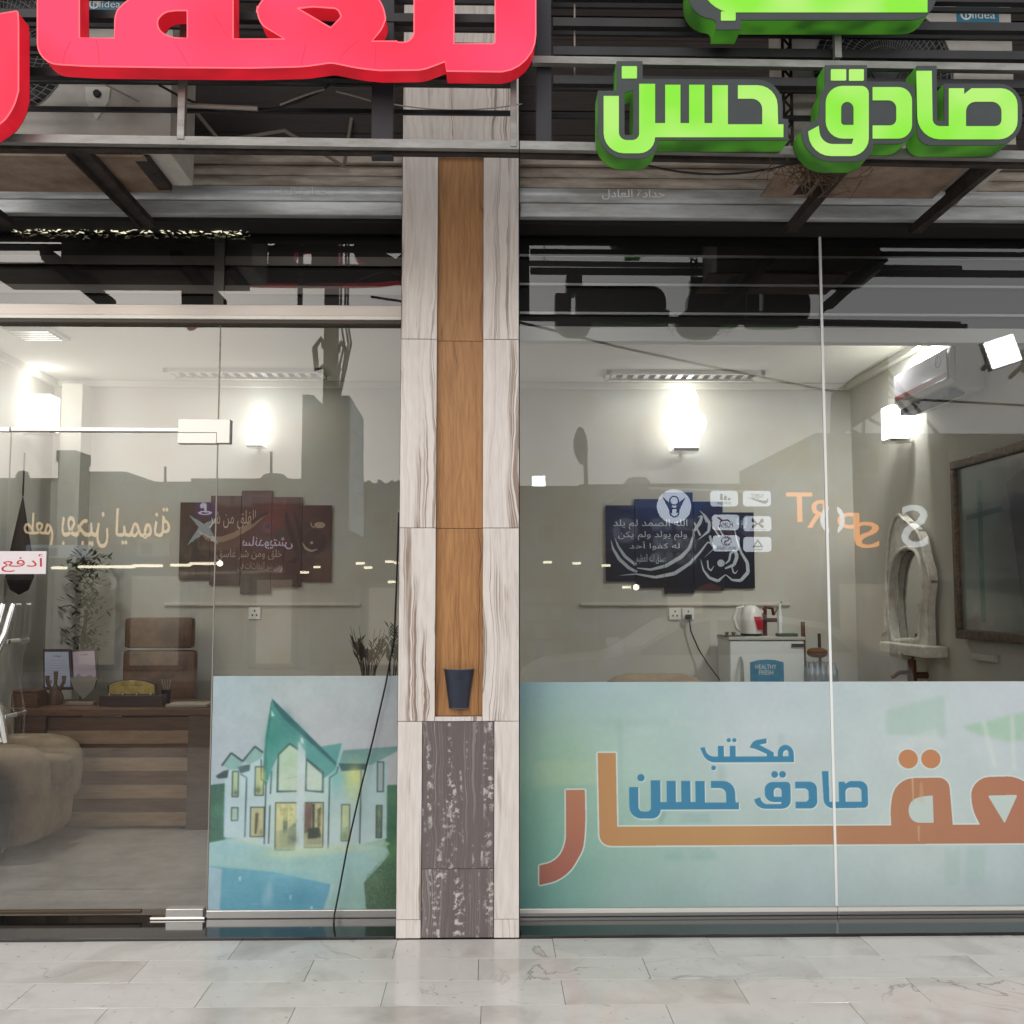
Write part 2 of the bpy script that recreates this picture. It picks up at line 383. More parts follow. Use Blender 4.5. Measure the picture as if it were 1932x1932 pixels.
    def mat(s,name,rough=.45,emit=0,spec=.5,coat=0):
        im=bpy.data.images.new(name,s.w,s.h); px=np.ones((s.h,s.w,4),np.float32); px[...,:3]=np.clip(s.a[::-1]/255,0,1)
        im.pixels.foreach_set(px.ravel()); im.update(); im.pack()
        m=bpy.data.materials.new(name); m.use_nodes=True; n=m.node_tree; b=n.nodes['Principled BSDF']
        t=n.nodes.new('ShaderNodeTexImage'); t.image=im; t.extension='EXTEND'; n.links.new(t.outputs[0],b.inputs['Base Color'])
        b.inputs['Roughness'].default_value=rough; b.inputs['Specular IOR Level'].default_value=spec; b.inputs['Coat Weight'].default_value=coat
        if emit: n.links.new(t.outputs[0],b.inputs['Emission Color']); b.inputs['Emission Strength'].default_value=emit
        return m
def sheet(name,c,m,parent=None,thick=0,uv=(0,0,1,1)):
    """a printed sheet: corners bottom-left, bottom-right, top-right, top-left"""
    c=[Vector(q) for q in c]; b=bmesh.new(); vs=[b.verts.new(q) for q in c]; f=b.faces.new(vs)
    U=[(uv[0],uv[1]),(uv[2],uv[1]),(uv[2],uv[3]),(uv[0],uv[3])]; l=b.loops.layers.uv.new('uv')
    for k,lp in enumerate(f.loops): lp[l].uv=U[k]
    if thick:
        n=(c[1]-c[0]).cross(c[3]-c[0]).normalized(); bk=[b.verts.new(q-n*thick) for q in c]
        for k in range(4):
            g=b.faces.new((vs[k],bk[k],bk[(k+1)%4],vs[(k+1)%4]))
            for j,lp in enumerate(g.loops): lp[l].uv=(U[k],U[k],U[(k+1)%4],U[(k+1)%4])[j]
        b.faces.new(bk[::-1])
    me=bpy.data.meshes.new(name); b.to_mesh(me); b.free(); return link(name,me,m,parent)
# ================================================================ MATERIALS USED
marble=stone('marble',lin(234,228,224),lin(146,124,110),lin(196,182,172),1.6,.22,.035,.3,lines=23,amp=4.2,bend=.5,soft=.45,fine_w=.35,brk=(.5,.6))
orange=stone('orange_travertine',lin(190,140,88),lin(122,80,44),lin(156,108,64),1.8,.16,.014,.45,lines=26,amp=4.5,bend=.7,soft=.5,fine_w=.8,brk=(.5,.62))
darkst=stone('dark_stone',lin(112,103,103),lin(150,142,140),lin(96,86,86),2.4,.28,.01,.3,lin(200,196,194),.3,lines=22,amp=3,bend=.6,fl=48)
pavst=stone('pavement_marble',lin(222,217,212),lin(140,130,122),lin(204,198,193),.22,.22,.006,.16,None,1.4,soft=.4,dirt=.42)
granite=mat('black_granite',lin(30,33,36),.08,noise=lin(18,20,22),ns=60,spec=.6)
mortar=mat('mortar',lin(110,104,98),.9); grout=mat('grout',lin(150,143,136),.9,noise=lin(116,108,100),ns=8)
alu=mat('brushed_aluminium',lin(200,198,196),.28,.85,bump=.05,scale=(.2,1,30),ns=20)
chrome=mat('chrome',lin(225,225,222),.07,1)
tube_l=mat('grey_steel_tube',lin(150,150,148),.45,.3,noise=lin(120,118,114),ns=6,scale=(1,4,4))
tube_d=mat('dark_steel_tube',lin(44,44,48),.5,.3,noise=lin(32,31,33),ns=7)
rust=mat('rusty_dark_steel',lin(66,58,54),.75,.2,noise=lin(38,32,30),ns=14,bump=.3)
shut=mat('shutter_metal',lin(222,228,232),.38,.3,noise=lin(160,160,158),ns=3.5,scale=(.5,2,3),bump=.05)
shutd=mat('stained_shutter_metal',lin(186,178,168),.55,.2,noise=lin(130,118,106),ns=6,scale=(.6,2,3),bump=.1)
plank=mat('dark_plank',lin(48,37,34),.7,noise=lin(28,21,20),ns=7,scale=(.6,3,12),bump=.2)
black=mat('black_panel',lin(26,27,31),.5); blackw=mat('black_wall',lin(24,22,22),.8)
acw=mat('ac_white',lin(205,203,196),.45,noise=lin(178,172,162),ns=4); acd=mat('ac_dark',lin(24,25,28),.6)
acgr=mat('ac_grille',lin(70,72,76),.5,.3)
teal=mat('logo_teal',lin(30,120,150),.4); white=mat('white_print',lin(235,236,236),.5); blk=mat('black_print',lin(20,20,22),.5)
wallm=mat('room_wall',lin(202,202,196),.85,noise=lin(200,194,180),ns=3); ceilm=mat('room_ceiling',lin(218,216,206),.85)
wallr=mat('plaster_white',lin(212,208,198),.8)
floorm=mat('room_floor',lin(198,190,182),.35,noise=lin(168,160,152),ns=5)
pane=glassmat('clear_glass',2.0); paneb=glassmat('window_glass_across',1.6)
wood=mat('desk_wood',lin(118,82,56),.4,noise=lin(88,60,40),ns=6,scale=(1,1,8)); woodl=mat('desk_wood_pale',lin(178,150,122),.4,noise=lin(154,124,98),ns=6,scale=(1,1,8))
sofa=mat('sofa_cloth',lin(178,158,132),.9,noise=lin(146,126,102),ns=5,bump=.8); sofad=mat('sofa_dark',lin(52,46,48),.8)
chairm=mat('brown_leather',lin(118,84,60),.45,noise=lin(74,52,38),ns=8)
leafm=mat('leaf',lin(58,74,46),.6,noise=lin(38,52,32),ns=9); dry=mat('dried_stem',lin(80,66,52),.8)
cable=mat('cable_black',lin(18,18,20),.5)
lampm=emis('lamp_glow',(1,1,.96,1),None,3.2); tubeg=emis('tube_glow',(1,.9,.66,1),None,9); flood=emis('flood_glow',(.95,1,1,1),None,16)
redf=emis('red_lit_face',lin(255,44,78),lin(255,66,108),.96,2.2,.1); reds=emis('red_lit_side',lin(225,30,50),lin(190,26,40),.7,6)
redi=emis('red_edge',lin(255,110,120),None,1)
grf=emis('green_lit_face',lin(142,238,58),lin(188,244,122),.86,4,.12); grs=emis('green_lit_side',lin(84,160,46),lin(48,96,34),.4,7)
chard=mat('charcoal_face',lin(52,60,62),.5,noise=lin(44,50,52),ns=5)
# ================================================================ GROUND
yb=-2.45
m=M(); m.box(-9,9,-5.2,.0,-.12,-.006); pav=struct(m.put('pavement',grout))
row=[(755,1815),(593,1852),(735,1896),(558,1940)]
x_r=[PZ(a/1.01346,b/1.01346,0).x for a,b in row]
for r in range(10):
    y1=-.002-.245*r; y0=y1-.241; ph=x_r[r] if r<4 else random.uniform(0,.68)
    x=ph-.68*math.ceil((ph+4.1)/.68)
    while x<4.1:
        L_=.68
        if r==3 and abs(x-ph)<.01: pass
        t=random.uniform(-.0012,.0012)
        mm=M().box(x+.001,x+L_-.001,y0,y1,-.006,.0+t,bev=.0012); mm.put('marble_tile',pavst,pav); x+=L_
M().box(-9,9,-5.2,-2.456,-.006,-.001).put('paved_strip',pavst,pav)
struct(M().box(-60,60,-60,-5.2,-.3,-.13).put('road',mat('asphalt',lin(70,70,70),.85,noise=lin(58,57,56),ns=12,bump=.3)))
struct(M().box(-60,60,-60,-13.4,-.13,-.02).put('far_pavement',mat('far_paving',lin(150,144,136),.8,noise=lin(130,124,118),ns=6)))
struct(M().box(-60,60,-3000,60,-.5,-.31).put('ground',mat('earth',lin(120,112,100),.9)))
# ================================================================ PILLAR
XL,XR=P(751,1250,0).x,P(979.5,1250,0).x
zp=lambda py,px=866:P(px,py,0).z
z1735,z1360,z996,z640,z292=[zp(v) for v in (1735,1361,996,640,292)]
rx0,rx1=P(822.5,1000,0).x,P(910.5,1000,0).x; dx0,dx1=P(795.5,1560,0).x,P(932,1560,0).x
pil=thing('stone_pillar','marble clad pillar with a sunken orange strip between the two glass shopfronts','pillar',((XL+XR)/2,.12,0))
M().box(XL+.002,XR-.002,.048,G+.16,0,4.75).put('core',mortar,pil)
g=.0012
def slab(n,m_,x0,x1,z0,z1,y0=0,y1=.044): return M().box(x0+g,x1-g,y0+random.uniform(0,.0012),y1,z0+g,z1-g,bev=.0015).put(n,m_,pil)
M().box(XL,XL+.002,.046,G,0,4.7).put('side_face',marble,pil); M().box(XR-.002,XR,.046,G,0,4.7).put('side_face',marble,pil)
for a,b in ((XL,dx0),(dx1,XR)):
    slab('marble_slab',marble,a,b,.002,z1735); slab('marble_slab',marble,a,b,z1735,z1360)
for a,b in ((XL,rx0),(rx1,XR)):
    for z0,z1 in ((z1360,z996),(z996,z640),(z640,z292)): slab('marble_slab',marble,a,b,z0,z1)
slab('marble_slab',marble,XL,XR,z292,z292+1.15); slab('marble_slab',marble,XL,XR,z292+1.15,4.7)
slab('ledge',marble,rx0,rx1,zp(1361),zp(1352),-.002,.044)
slab('dark_slab',darkst,dx0,dx1,zp(1640),z1360,.004,.044); slab('dark_slab',darkst,dx0,dx1,.002,zp(1640),.004,.044)
# sunken strip: cut by setting the strip into the core
bpy.data.objects['core'].data.materials[0]=mortar
for z0,z1 in ((zp(1352),z996),(z996,z640),(z640,z292)):
    M().box(rx0+.0005,rx1-.0005,.036,.046,z0+g,z1-g).put('orange_slab',orange,pil)
# wall lamp like a cut cone
lx=(P(837,1264,0).x+P(894,1264,0).x)/2; zt,zb2=zp(1263),zp(1337); rt=(P(894,1264,0).x-P(837,1264,0).x)/2; rb=(P(882,1337,0).x-P(845,1337,0).x)/2
t=thing('wall_lamp','slate blue tapered half round lamp at the foot of the orange strip on the pillar','lamp',(lx,.034,zb2))
m=M(); prof=[(rb,zb2),(rt,zt)]
def halfcone(m,r0,z0,r1,z1,y,th=0):
    A=[(r0*cos(pi*k/14),-r0*.85*sin(pi*k/14)) for k in range(15)]; B=[(r1*cos(pi*k/14),-r1*.85*sin(pi*k/14)) for k in range(15)]
    va=[m.b.verts.new((lx+a,y+b,z0)) for a,b in A]; vb=[m.b.verts.new((lx+a,y+b,z1)) for a,b in B]
    for k in range(14): m.b.faces.new((va[k],va[k+1],vb[k+1],vb[k]))
    return va,vb
navy=mat('slate_blue_metal',lin(46,54,70),.4,.1,noise=lin(40,46,60),ns=20)
va,vb=halfcone(m,rb,zb2,rt,zt,.034); m.b.faces.new(va); 
va2,vb2=halfcone(m,rb*.9,zb2+.01,rt*.93,zt,.034); 
for k in range(14): m.b.faces.new((vb[k],vb[k+1],vb2[k+1],vb2[k]))
m.put('shade',navy,t,True); M().tube([(lx+(rt+.001)*cos(pi*k/14),.034-(rt+.001)*.85*sin(pi*k/14),zt) for k in range(15)],.0022,6).put('rim',mat('rim_blue',lin(90,98,112),.35,.3),t,True); M().tube([(lx+(rb+.001)*cos(pi*k/14),.034-(rb+.001)*.85*sin(pi*k/14),zb2+.001) for k in range(15)],.002,6).put('rim',MAT['rim_blue'],t,True)
for sx in (-1,1): M().lathe([(.0,.0305),(.0035,.032),(.0035,.036)],(lx+sx*(rt*.82),0,zt-.05),8,'y').put('screw',chrome,t)
M().box(lx-rb*.7,lx+rb*.7,.024,.036,zb2+.02,zt-.03).put('back_plate',navy,t)
M().box(XL-.003,XL+.0,.03,G,0,4.2).put('edge_seal',blackw,pil); M().box(XR,XR+.004,.03,G,0,4.2).put('edge_seal',blackw,pil)
# ================================================================ SHOP FLOOR EDGE, GLASS, RAILS
EX=3.75
sill=struct(M().box(-EX,XL-.004,.0,G+.05,-.1,.012,bev=.002).put('threshold',granite)); 
struct(M().box(XR+.005,EX,.0,G+.05,-.1,.012,bev=.002).put('threshold',granite))
jL=P(403.5,1150,G).x; jR=P(1563,1150,G).x
zhb,zht=P(300,613,G).z,P(300,579,G).z; zdoor=P(200,812,G).z; ztop=3.62
def paneobj(name,x0,x1,z0,z1,par,y=G): return M().quad((x0,y,z0),(x1,y,z0),(x1,y,z1),(x0,y,z1)).put(name,pane,par,norm=False)
dl=jL-.985                                   # free edge of the door leaf
door=thing('glass_door','frameless glass door leaf with chrome bow handle and red push sign left of the house poster','door',(jL,G,0))
paneobj('glass_panel',dl,jL-.003,.055,zdoor-.012,door)
M().box(dl,jL-.12,G-.016,G+.016,zdoor-.008,zdoor+.012,bev=.003).put('top_rail',alu,door)
M().box(dl,jL-.3,G-.012,G+.012,.036,.052,bev=.003).put('bottom_rail',mat('bronze_rail',lin(92,76,60),.5,.5),door)
fw=[P(a,b,G) for a,b in ((340,793),(435,838),(411,817))]
m=fillmesh('top_patch',[[(fw[0].x,fw[0].z),(fw[1].x,fw[0].z),(fw[1].x,fw[1].z+.003),(fw[2].x+.003,fw[1].z+.003),(fw[2].x+.003,fw[2].z),(fw[0].x,fw[2].z)]],.05,G-.026,mat('steel_patch',lin(232,232,226),.3,.25),None,bevel=.0012)
tag(m,'polished L shaped hinge plate at the corner above the glass door','hinge plate')
M().box(fw[0].x-.004,fw[2].x,G-.025,G+.025,fw[1].z,fw[2].z-.003,bev=.002).put('patch_fitting',MAT['steel_patch'],door)
b0,b1=P(316,1712,G),P(386,1738,G)
M().box(b0.x,b1.x,G-.028,G+.025,b1.z+.012,b0.z,bev=.003).put('patch_fitting',alu,door)
cl=M().box(b0.x-.07,b1.x+.01,G-.035,G+.02,.012,.024,bev=.004).put('floor_pivot',chrome,door)
# handle: two bowed chrome flats
for dy in (0,.035):
    hx=[P(a,b,.2) for a,b in ((6+dy*560,1140),(-4+dy*560,1195),(-16+dy*420,1240),(-22+dy*420,1290),(-12+dy*560,1350),(0+dy*300,1400))]
    M().tube([(p.x,.2-.05*sin(pi*i/5)+.0,p.z) for i,p in enumerate(hx)],[.014,.016,.018,.018,.016,.014],10).put('handle_bar',chrome,door,True)
hp=[P(a,b,.2) for a,b in ((31,1150),(20,1210),(4,1262),(0,1300),(14,1352),(22,1395))]
for k in (1,4): M().tube([(hp[k].x,.18,hp[k].z),(hp[k].x,G,hp[k].z)],.011,10).put('handle_mount',chrome,door,True)
# push sign
s0,s1=P(-2,1083,G-.006),P(88,1040,G-.006)
sg=thing('push_sign','small white sign with red Arabic word stuck on the glass door','sign',(s0.x,G-.006,s0.z))
M().box(s0.x,s1.x,G-.008,G-.003,s0.z,s1.z,bev=.001).put('plate',mat('sign_white',lin(238,228,232),.35),sg)
textmesh('lettering','أدفع',(s0.x+.012,G-.008,s0.z+.01),(s1.x-s0.x-.026,0,0),(0,0,(s1.z-s0.z)*.78),mat('sign_red',lin(200,40,55),.4),sg,(0,-1,0),off=.02)
# fixed panes
def fixed(name,label,x0,x1,z0,z1):
    t=thing(name,label,'window pane',((x0+x1)/2,G,z0)); paneobj('glass_panel',x0,x1,z0,z1,t); return t
door2=fixed('glass_door','second glass door leaf beyond the bow handle at the left edge','',0,0,0,0) if False else None
t=fixed('shop_window','narrow transparent pane over the glass door rail',dl-.9,jL-.003,zdoor+.014,zhb)
t=fixed('shop_window','tall transparent pane between the glass door and the pillar, above the house poster',jL+.003,XL-.004,.05,zhb)
M().box(jL+.003,XL-.004,G-.02,G+.02,.012,.05,bev=.004).put('bottom_channel',alu,t)
M().box(jL-.0025,jL+.0025,G-.004,G+.004,.05,zhb).put('joint',mat('silicone_grey',lin(150,146,138),.4),t)
t=fixed('shop_window','dark transom pane over the aluminium header left of the pillar',-EX,XL-.004,zht,ztop)
t1=fixed('shop_window','wide full height pane right of the pillar with a Quran plaque behind',XR+.005,jR-.003,.05,ztop)
M().box(XR+.005,jR+.0,G-.02,G+.02,.012,.05,bev=.004).put('bottom_channel',alu,t1); M().box(XR+.005,jR,G-.024,G-.0205,.03,.046).put('channel_bead',MAT['lip_white'] if 'lip_white' in MAT else mat('lip_white',lin(240,238,228),.3,.1),t1)
M().box(jR-.004,jR+.008,G-.007,G+.004,.05,ztop).put('joint',mat('silicone_white',lin(246,247,246),.25),t1)
t2=fixed('shop_window','full height pane at the right edge in front of the ornate mirror',jR+.007,EX,.05,ztop)
M().box(jR+.003,EX,G-.02,G+.02,.012,.05,bev=.004).put('bottom_channel',alu,t2); M().box(jR+.003,EX,G-.024,G-.0205,.03,.046).put('channel_bead',MAT['lip_white'],t2)
t=thing('door_leaf','second glass door leaf left of the bow handle','door',(dl-.01,G,0)); paneobj('glass_panel',dl-.95,dl-.006,.055,zdoor-.012,t)
M().box(dl-.95,dl-.006,G-.016,G+.016,zdoor-.008,zdoor+.012).put('top_rail',alu,t)
hd=thing('header_bar','aluminium header bar with a bright lower lip across the left shopfront','header',(-2,G-.03,zhb))
M().box(-EX,XL-.005,G-.045,G+.04,zhb+.036,zht,bev=.002).put('bar',mat('pale_aluminium',lin(196,188,182),.35,.5,bump=.05,scale=(.2,1,30)),hd)
M().box(-EX,XL-.005,G-.055,G+.04,zhb+.016,zhb+.035,bev=.002).put('lip',mat('lip_white',lin(240,238,228),.3,.1),hd)
M().box(-EX,XL-.005,G-.045,G+.04,zhb,zhb+.015).put('shadow_gap',mat('bronze_dark',lin(84,76,68),.5,.4),hd)
# ================================================================ HOUSE POSTER
pic=Pic(1450,1830,1)
pic.grad([(0,0,(168,190,197)),(700,0,(174,190,192)),(1450,0,(176,186,190)),(0,600,(172,186,196)),(800,400,(182,188,192)),(1450,500,(182,184,190)),(0,1300,(120,180,185)),(1450,1300,(140,180,160))])
O=lambda pts:[(x-5,y-45) for x,y in pts]
def pg(pts,c,al=1,c2=None,d=1): pic.poly([O(pts)],c,al,c2,d)
pg([(0,900),(125,885),(125,1320),(0,1350)],(44,84,76),1,(62,104,90)); pg([(1350,905),(1460,905),(1460,1400),(1340,1340)],(45,100,70))
# terrace and pool
pg([(0,1345),(200,1315),(700,1330),(1180,1360),(1375,1400),(1372,1470),(1200,1620),(1230,1900),(0,1900)],(160,202,206),1,(156,196,186))
pg([(0,1510),(500,1560),(940,1660),(860,1900),(0,1900)],(104,170,192),1,(88,160,186)); pg([(0,1530),(105,1550),(95,1900),(0,1900)],(158,190,204))
pg([(0,1505),(520,1555),(940,1655),(930,1672),(500,1575),(0,1525)],(150,196,196)); pg([(930,1665),(960,1670),(905,1900),(880,1900)],(168,200,200))
pass
for x,y in ((240,1610),(625,1755),(785,1840)): pg([(x-8,y),(x+12,y-5),(x+10,y+35),(x-8,y+30)],(190,222,230))
# walls
pg([(110,790),(300,740),(470,640),(500,1400),(200,1310),(112,1305)],(178,206,212),1,(188,210,216))
pg([(870,720),(1000,740),(1150,790),(1350,690),(1350,1320),(1140,1365),(900,1390)],(160,196,196),1,(186,208,210))
pg([(990,780),(1150,790),(1150,1050),(1040,1000)],(170,200,150),.9,(160,196,180))
pg([(460,640),(600,540),(760,560),(900,760),(900,1395),(650,1412),(460,1390)],(178,206,204),1,(190,212,208))
pg([(1350,720),(1450,640),(1450,905),(1350,905)],(182,186,188))
# big gable roof
pg([(458,222),(975,740),(940,790),(870,850),(850,800),(730,690),(600,575),(520,660),(460,790),(430,900),(390,900),(415,520)],(58,140,130),1,(76,150,146))
pg([(458,222),(975,740),(960,760),(700,520),(560,390),(480,290)],(32,84,92)); pg([(452,240),(460,340),(425,640),(440,860),(395,860),(415,520)],(44,120,112))
pg([(455,310),(482,362),(455,365)],(190,222,220)); pg([(682,525),(706,545),(708,580),(684,575)],(200,226,222))
# right roofs
pg([(840,602),(1000,575),(965,735)],(78,150,148)); pg([(1000,575),(1010,590),(980,760),(955,755)],(150,196,196))
pg([(1010,632),(1445,600),(1445,630),(1230,745),(980,735)],(98,138,138),1,(110,160,150)); pg([(975,735),(1190,738),(1185,785),(1000,795)],(40,70,80))
# left dormers
for pts in ([(80,745),(155,640),(240,705),(235,770),(150,780)],[(245,705),(335,590),(400,640),(385,690),(300,740)]):
    pg(pts,(126,172,166)); 
pic.line(O([(85,750),(155,650),(238,712)]),14,(38,60,64)); pic.line(O([(240,720),(335,600),(398,648)]),14,(38,60,64))
pg([(40,830),(100,790),(140,780),(130,845),(60,850)],(50,66,74)); pg([(205,760),(300,740),(300,790),(230,810)],(44,62,70))
# windows
def win(x0,y0,x1,y1,c,fr=8,cc=(40,60,60)):
    pg([(x0,y0),(x1,y0),(x1,y1),(x0,y1)],cc); pg([(x0+fr,y0+fr),(x1-fr,y0+fr),(x1-fr,y1-fr),(x0+fr,y1-fr)],c)
win(165,790,218,995,(170,196,150)); win(338,755,410,985,(186,196,140)); win(163,1072,220,1180,(160,190,172)); win(308,1070,420,1305,(184,184,140))
win(1000,1052,1070,1340,(184,196,140)); win(1265,1060,1315,1318,(90,116,92)); win(1270,720,1325,960,(150,170,170))
pg([(505,960),(508,660),(600,570),(672,625),(665,955)],(40,76,74)); pg([(520,945),(522,668),(600,588),(672,636),(665,945)],(180,208,180))
pg([(722,950),(726,685),(865,800),(865,965)],(40,76,74)); pg([(735,940),(735,715),(850,818),(850,950)],(182,206,190)); pic.line(O([(560,855),(660,838)]),6,(120,160,150))
win(498,1036,665,1410,(200,202,150)); win(716,1036,868,1390,(190,188,140)); pg([(665,560),(722,640),(722,1412),(655,1412)],(196,214,216))
pg([(560,1080),(595,1080),(592,1270),(562,1270)],(70,84,66)); pg([(725,1045),(780,1045),(775,1260),(725,1280)],(110,86,76)); pg([(750,1240),(840,1230),(850,1310),(750,1320)],(54,60,52)); pg([(600,1250),(660,1180),(660,1340),(600,1320)],(110,130,110)); pg([(350,1120),(372,1120),(360,1280),(345,1280)],(80,76,50))
pg([(780,1050),(800,1050),(800,1235),(782,1235)],(60,64,54)); pg([(820,1090),(852,1075),(850,1225),(822,1230)],(90,90,66))
for x,y0,y1 in ((272,840,1305),(420,880,1360),(453,1060,1355),(460,790,970),(905,850,1395),(1145,790,1360)): pic.line(O([(x+5,y0),(x,y1)]),9,(36,64,68))
pic.line(O([(905,850),(960,810),(975,760)]),10,(36,64,68)); pic.line(O([(385,700),(390,860),(425,880)]),9,(36,64,68)); pic.line(O([(230,815),(272,840)]),8,(40,64,68))
pg([(200,1310),(500,1390),(900,1395),(1340,1330),(1300,1400),(900,1440),(500,1440)],(176,206,180),.5)
pg([(1180,1660),(1300,1530),(1375,1440),(1350,1380),(1460,1300),(1460,1900),(1205,1900)],(52,100,62),1,(58,86,64))
r=np.random.RandomState(5)
for k in range(900):
    x=r.uniform(1190,1450); y=r.uniform(1330+max(0,(1450-x)*1.1),1860)
    pic.poly(O([(x,y),(x+r.uniform(2,8),y-r.uniform(4,14)),(x+r.uniform(5,12),y+4)]),(r.randint(50,120),r.randint(100,140),r.randint(60,100)),.6)
pg([(505,1045),(660,1045),(660,1200),(505,1160)],(214,214,150),.5); pg([(505,1260),(660,1230),(655,1400),(505,1400)],(120,136,110),.5); pg([(1000,1240),(1070,1220),(1068,1335),(1002,1335)],(110,130,100),.5); pic.blur(4); 
for k in range(700):     # hedges either side
    x=r.choice((r.uniform(0,105),r.uniform(1355,1450))); y=r.uniform(905,1330); pic.poly(O([(x,y),(x+6,y-9),(x+12,y+3)]),(r.randint(40,95),r.randint(90,130),r.randint(66,100)),.5)
for k in range(60):      # glints on terrace and water
    x=r.uniform(120,1150); y=r.uniform(1420,1560); pic.poly(O(circ(x,y,r.uniform(20,70),12,r.uniform(3,8))),(176,208,200),.12)
for k in range(40):
    x=r.uniform(110,850); y=r.uniform(1600,1850); pic.poly(O(circ(x,y,r.uniform(20,80),12,r.uniform(2,5))),(140,196,214),.18)
for k in range(30):      # soft shade under the eaves and reflections in the panes
    x=r.uniform(505,660); y=r.uniform(1050,1400); a_=r.randint(100,190); pic.poly(O(circ(x,y,r.uniform(5,22),9,r.uniform(6,26))),(a_,a_+8,a_-50),.3)
    x=r.uniform(720,862); a_=r.randint(60,180); pic.poly(O(circ(x,y,r.uniform(5,20),9,r.uniform(6,30))),(a_,a_+6,a_-30),.3)
    x=r.uniform(1268,1312); pic.poly(O(circ(x,1070+(y-1050)*.68,6,8,14)),(a_*.7,a_*.75,a_*.6),.4)
for (xa,ya,xb,yb) in ((520,700,660,940),(735,740,850,945)):
    for k in range(7): xx=xa+(xb-xa)*k/7; pg([(xx,ya+60),(xx+14,ya+40),(xx+30,yb),(xx+8,yb)],(206,222,206),.22)

sp=lambda x,y,rx,ry,c,al: pic.spray(x-5,y-45,rx,ry,c,al)
for q in ((1100,840,55,90,(222,226,120),.75),(1090,960,50,120,(206,222,170),.5),(960,860,60,110,(96,176,168),.55),(400,830,22,60,(214,222,130),.6),(1000,1200,60,150,(190,214,190),.4),
  (560,1440,260,34,(206,222,176),.6),(800,1400,160,40,(204,220,180),.55),(300,1330,120,26,(196,214,190),.5),(1030,1390,120,26,(206,218,176),.5),(330,1440,150,60,(126,186,190),.4),(800,1500,300,60,(140,192,180),.4),(150,1420,110,60,(150,200,214),.5),(1280,1440,90,60,(172,206,180),.6),
  (470,560,60,110,(34,128,112),.6),(620,470,90,60,(46,120,118),.5),(760,640,60,50,(90,150,150),.5),(880,740,60,50,(96,158,156),.5),(460,800,24,90,(70,150,140),.4),(560,360,50,60,(40,104,104),.4),
  (590,700,70,70,(170,206,170),.5),(600,880,80,70,(204,220,196),.5),(790,870,60,70,(208,224,212),.5),(690,600,30,60,(150,196,194),.5),(690,900,34,300,(204,220,222),.35),(200,760,60,30,(120,170,170),.5),(330,670,50,40,(140,182,176),.4),
  (300,820,60,60,(176,210,216),.4),(230,1230,70,80,(176,208,218),.5),(120,1100,20,150,(150,196,210),.4),(60,1090,40,60,(72,140,96),.5),(50,970,40,60,(60,104,86),.4),(1400,1010,50,60,(84,130,80),.4),(1400,1240,50,40,(30,80,48),.6),(1410,1400,50,80,(70,140,66),.5),(1300,1800,90,70,(84,116,92),.5),(1380,1600,60,90,(44,88,56),.5),(1270,1640,60,50,(100,134,104),.5),
  (465,1730,30,80,(176,208,222),.6),(430,1780,24,60,(150,196,214),.5),(700,1780,150,60,(70,142,176),.5),(260,1700,120,80,(104,174,198),.5),(620,1600,200,20,(120,186,204),.5),(1120,1700,80,120,(150,190,176),.4),
  (610,1270,60,50,(150,160,130),.7),(640,1330,40,40,(90,110,90),.6),(580,1120,40,60,(214,208,140),.6),(520,1240,20,110,(216,214,150),.5),(790,1290,50,36,(48,56,48),.8),(800,1350,60,20,(120,130,116),.6),(745,1140,24,70,(110,84,80),.6),(850,1180,14,90,(210,200,140),.6),(360,1170,16,60,(90,80,56),.5),(395,1270,22,24,(120,110,80),.6),(1030,1300,24,34,(110,130,100),.7),(1290,1120,14,50,(150,170,140),.5),(365,940,24,30,(60,80,60),.7),(195,960,20,24,(60,84,74),.7)): sp(*q)
for k in range(420):     # leaf clumps of two sizes
    x=r.uniform(1195,1450); y=r.uniform(1500+max(0,(1330-x)*1.4),1860); a_=r.randint(60,130); pic.poly(O(circ(x,y,r.uniform(3,9),6,r.uniform(3,8))),(a_,a_+28,a_-6),.35)
pic.blur(2); pic.noise(6,120,1); pic.noise(4,30,9); pic.noise(3,9,2)
pic.a=pic.a*.86+np.array((190,206,208))*.14
hm=pic.mat('house_print',.4)
q=[P(a,b,G-.004) for a,b in ((398,1720),(748,1720),(748,1275),(398,1275))]
x0,x1=jL+.006,XL-.006; z0,z1=q[0].z,q[2].z
ps=sheet('house_poster',[(x0,G-.004,z0),(x1,G-.004,z0),(x1,G-.004,z1),(x0,G-.004,z1)],hm,None,.001)
tag(ps,'poster of a white villa with green gable roofs and a pool','poster')
# ================================================================ FROSTED FILM WITH THE OFFICE NAME
def a_f(pts,sx,sy,tx,ty): return [(p[0]*sx+tx,p[1]*sy+ty)+tuple(v*(abs(sx)+abs(sy))/2 for v in p[2:]) for p in pts]
L_hasan=[(122,280),(187,280),(187,470,34),(275,470,30),(275,228),(343,228),(343,397),(387,397),(387,232),(452,232),(452,397),(490,397),(490,232),(555,232),(555,397),(590,397),(590,234),(656,234),(656,402),(805,402),(805,290,45),(700,290),(700,234),(868,234,85),(872,402),(895,402),(895,456),(343,456),(343,525,78),(122,525,88)]
L_sa=[(1468,172),(1533,172),(1537,410,30),(1608,410),(1608,247),(1672,247),(1672,272),(1704,247),(1902,247,72),(1902,465,78),(1475,465,95)]
L_sa_h=[(1680,410),(1680,303,45),(1835,303,42),(1835,410,30)]
L_d=[(1280,242),(1448,242,58),(1448,462,58),(1280,462),(1280,407),(1382,407,30),(1382,297,34),(1280,297)]
L_q=[(1047,408),(1056,487,50),(1190,487),(1198,462),(1078,462,75),(1078,237,70),(1262,237,32),(1262,537,75),(1010,537,90),(1003,432)]
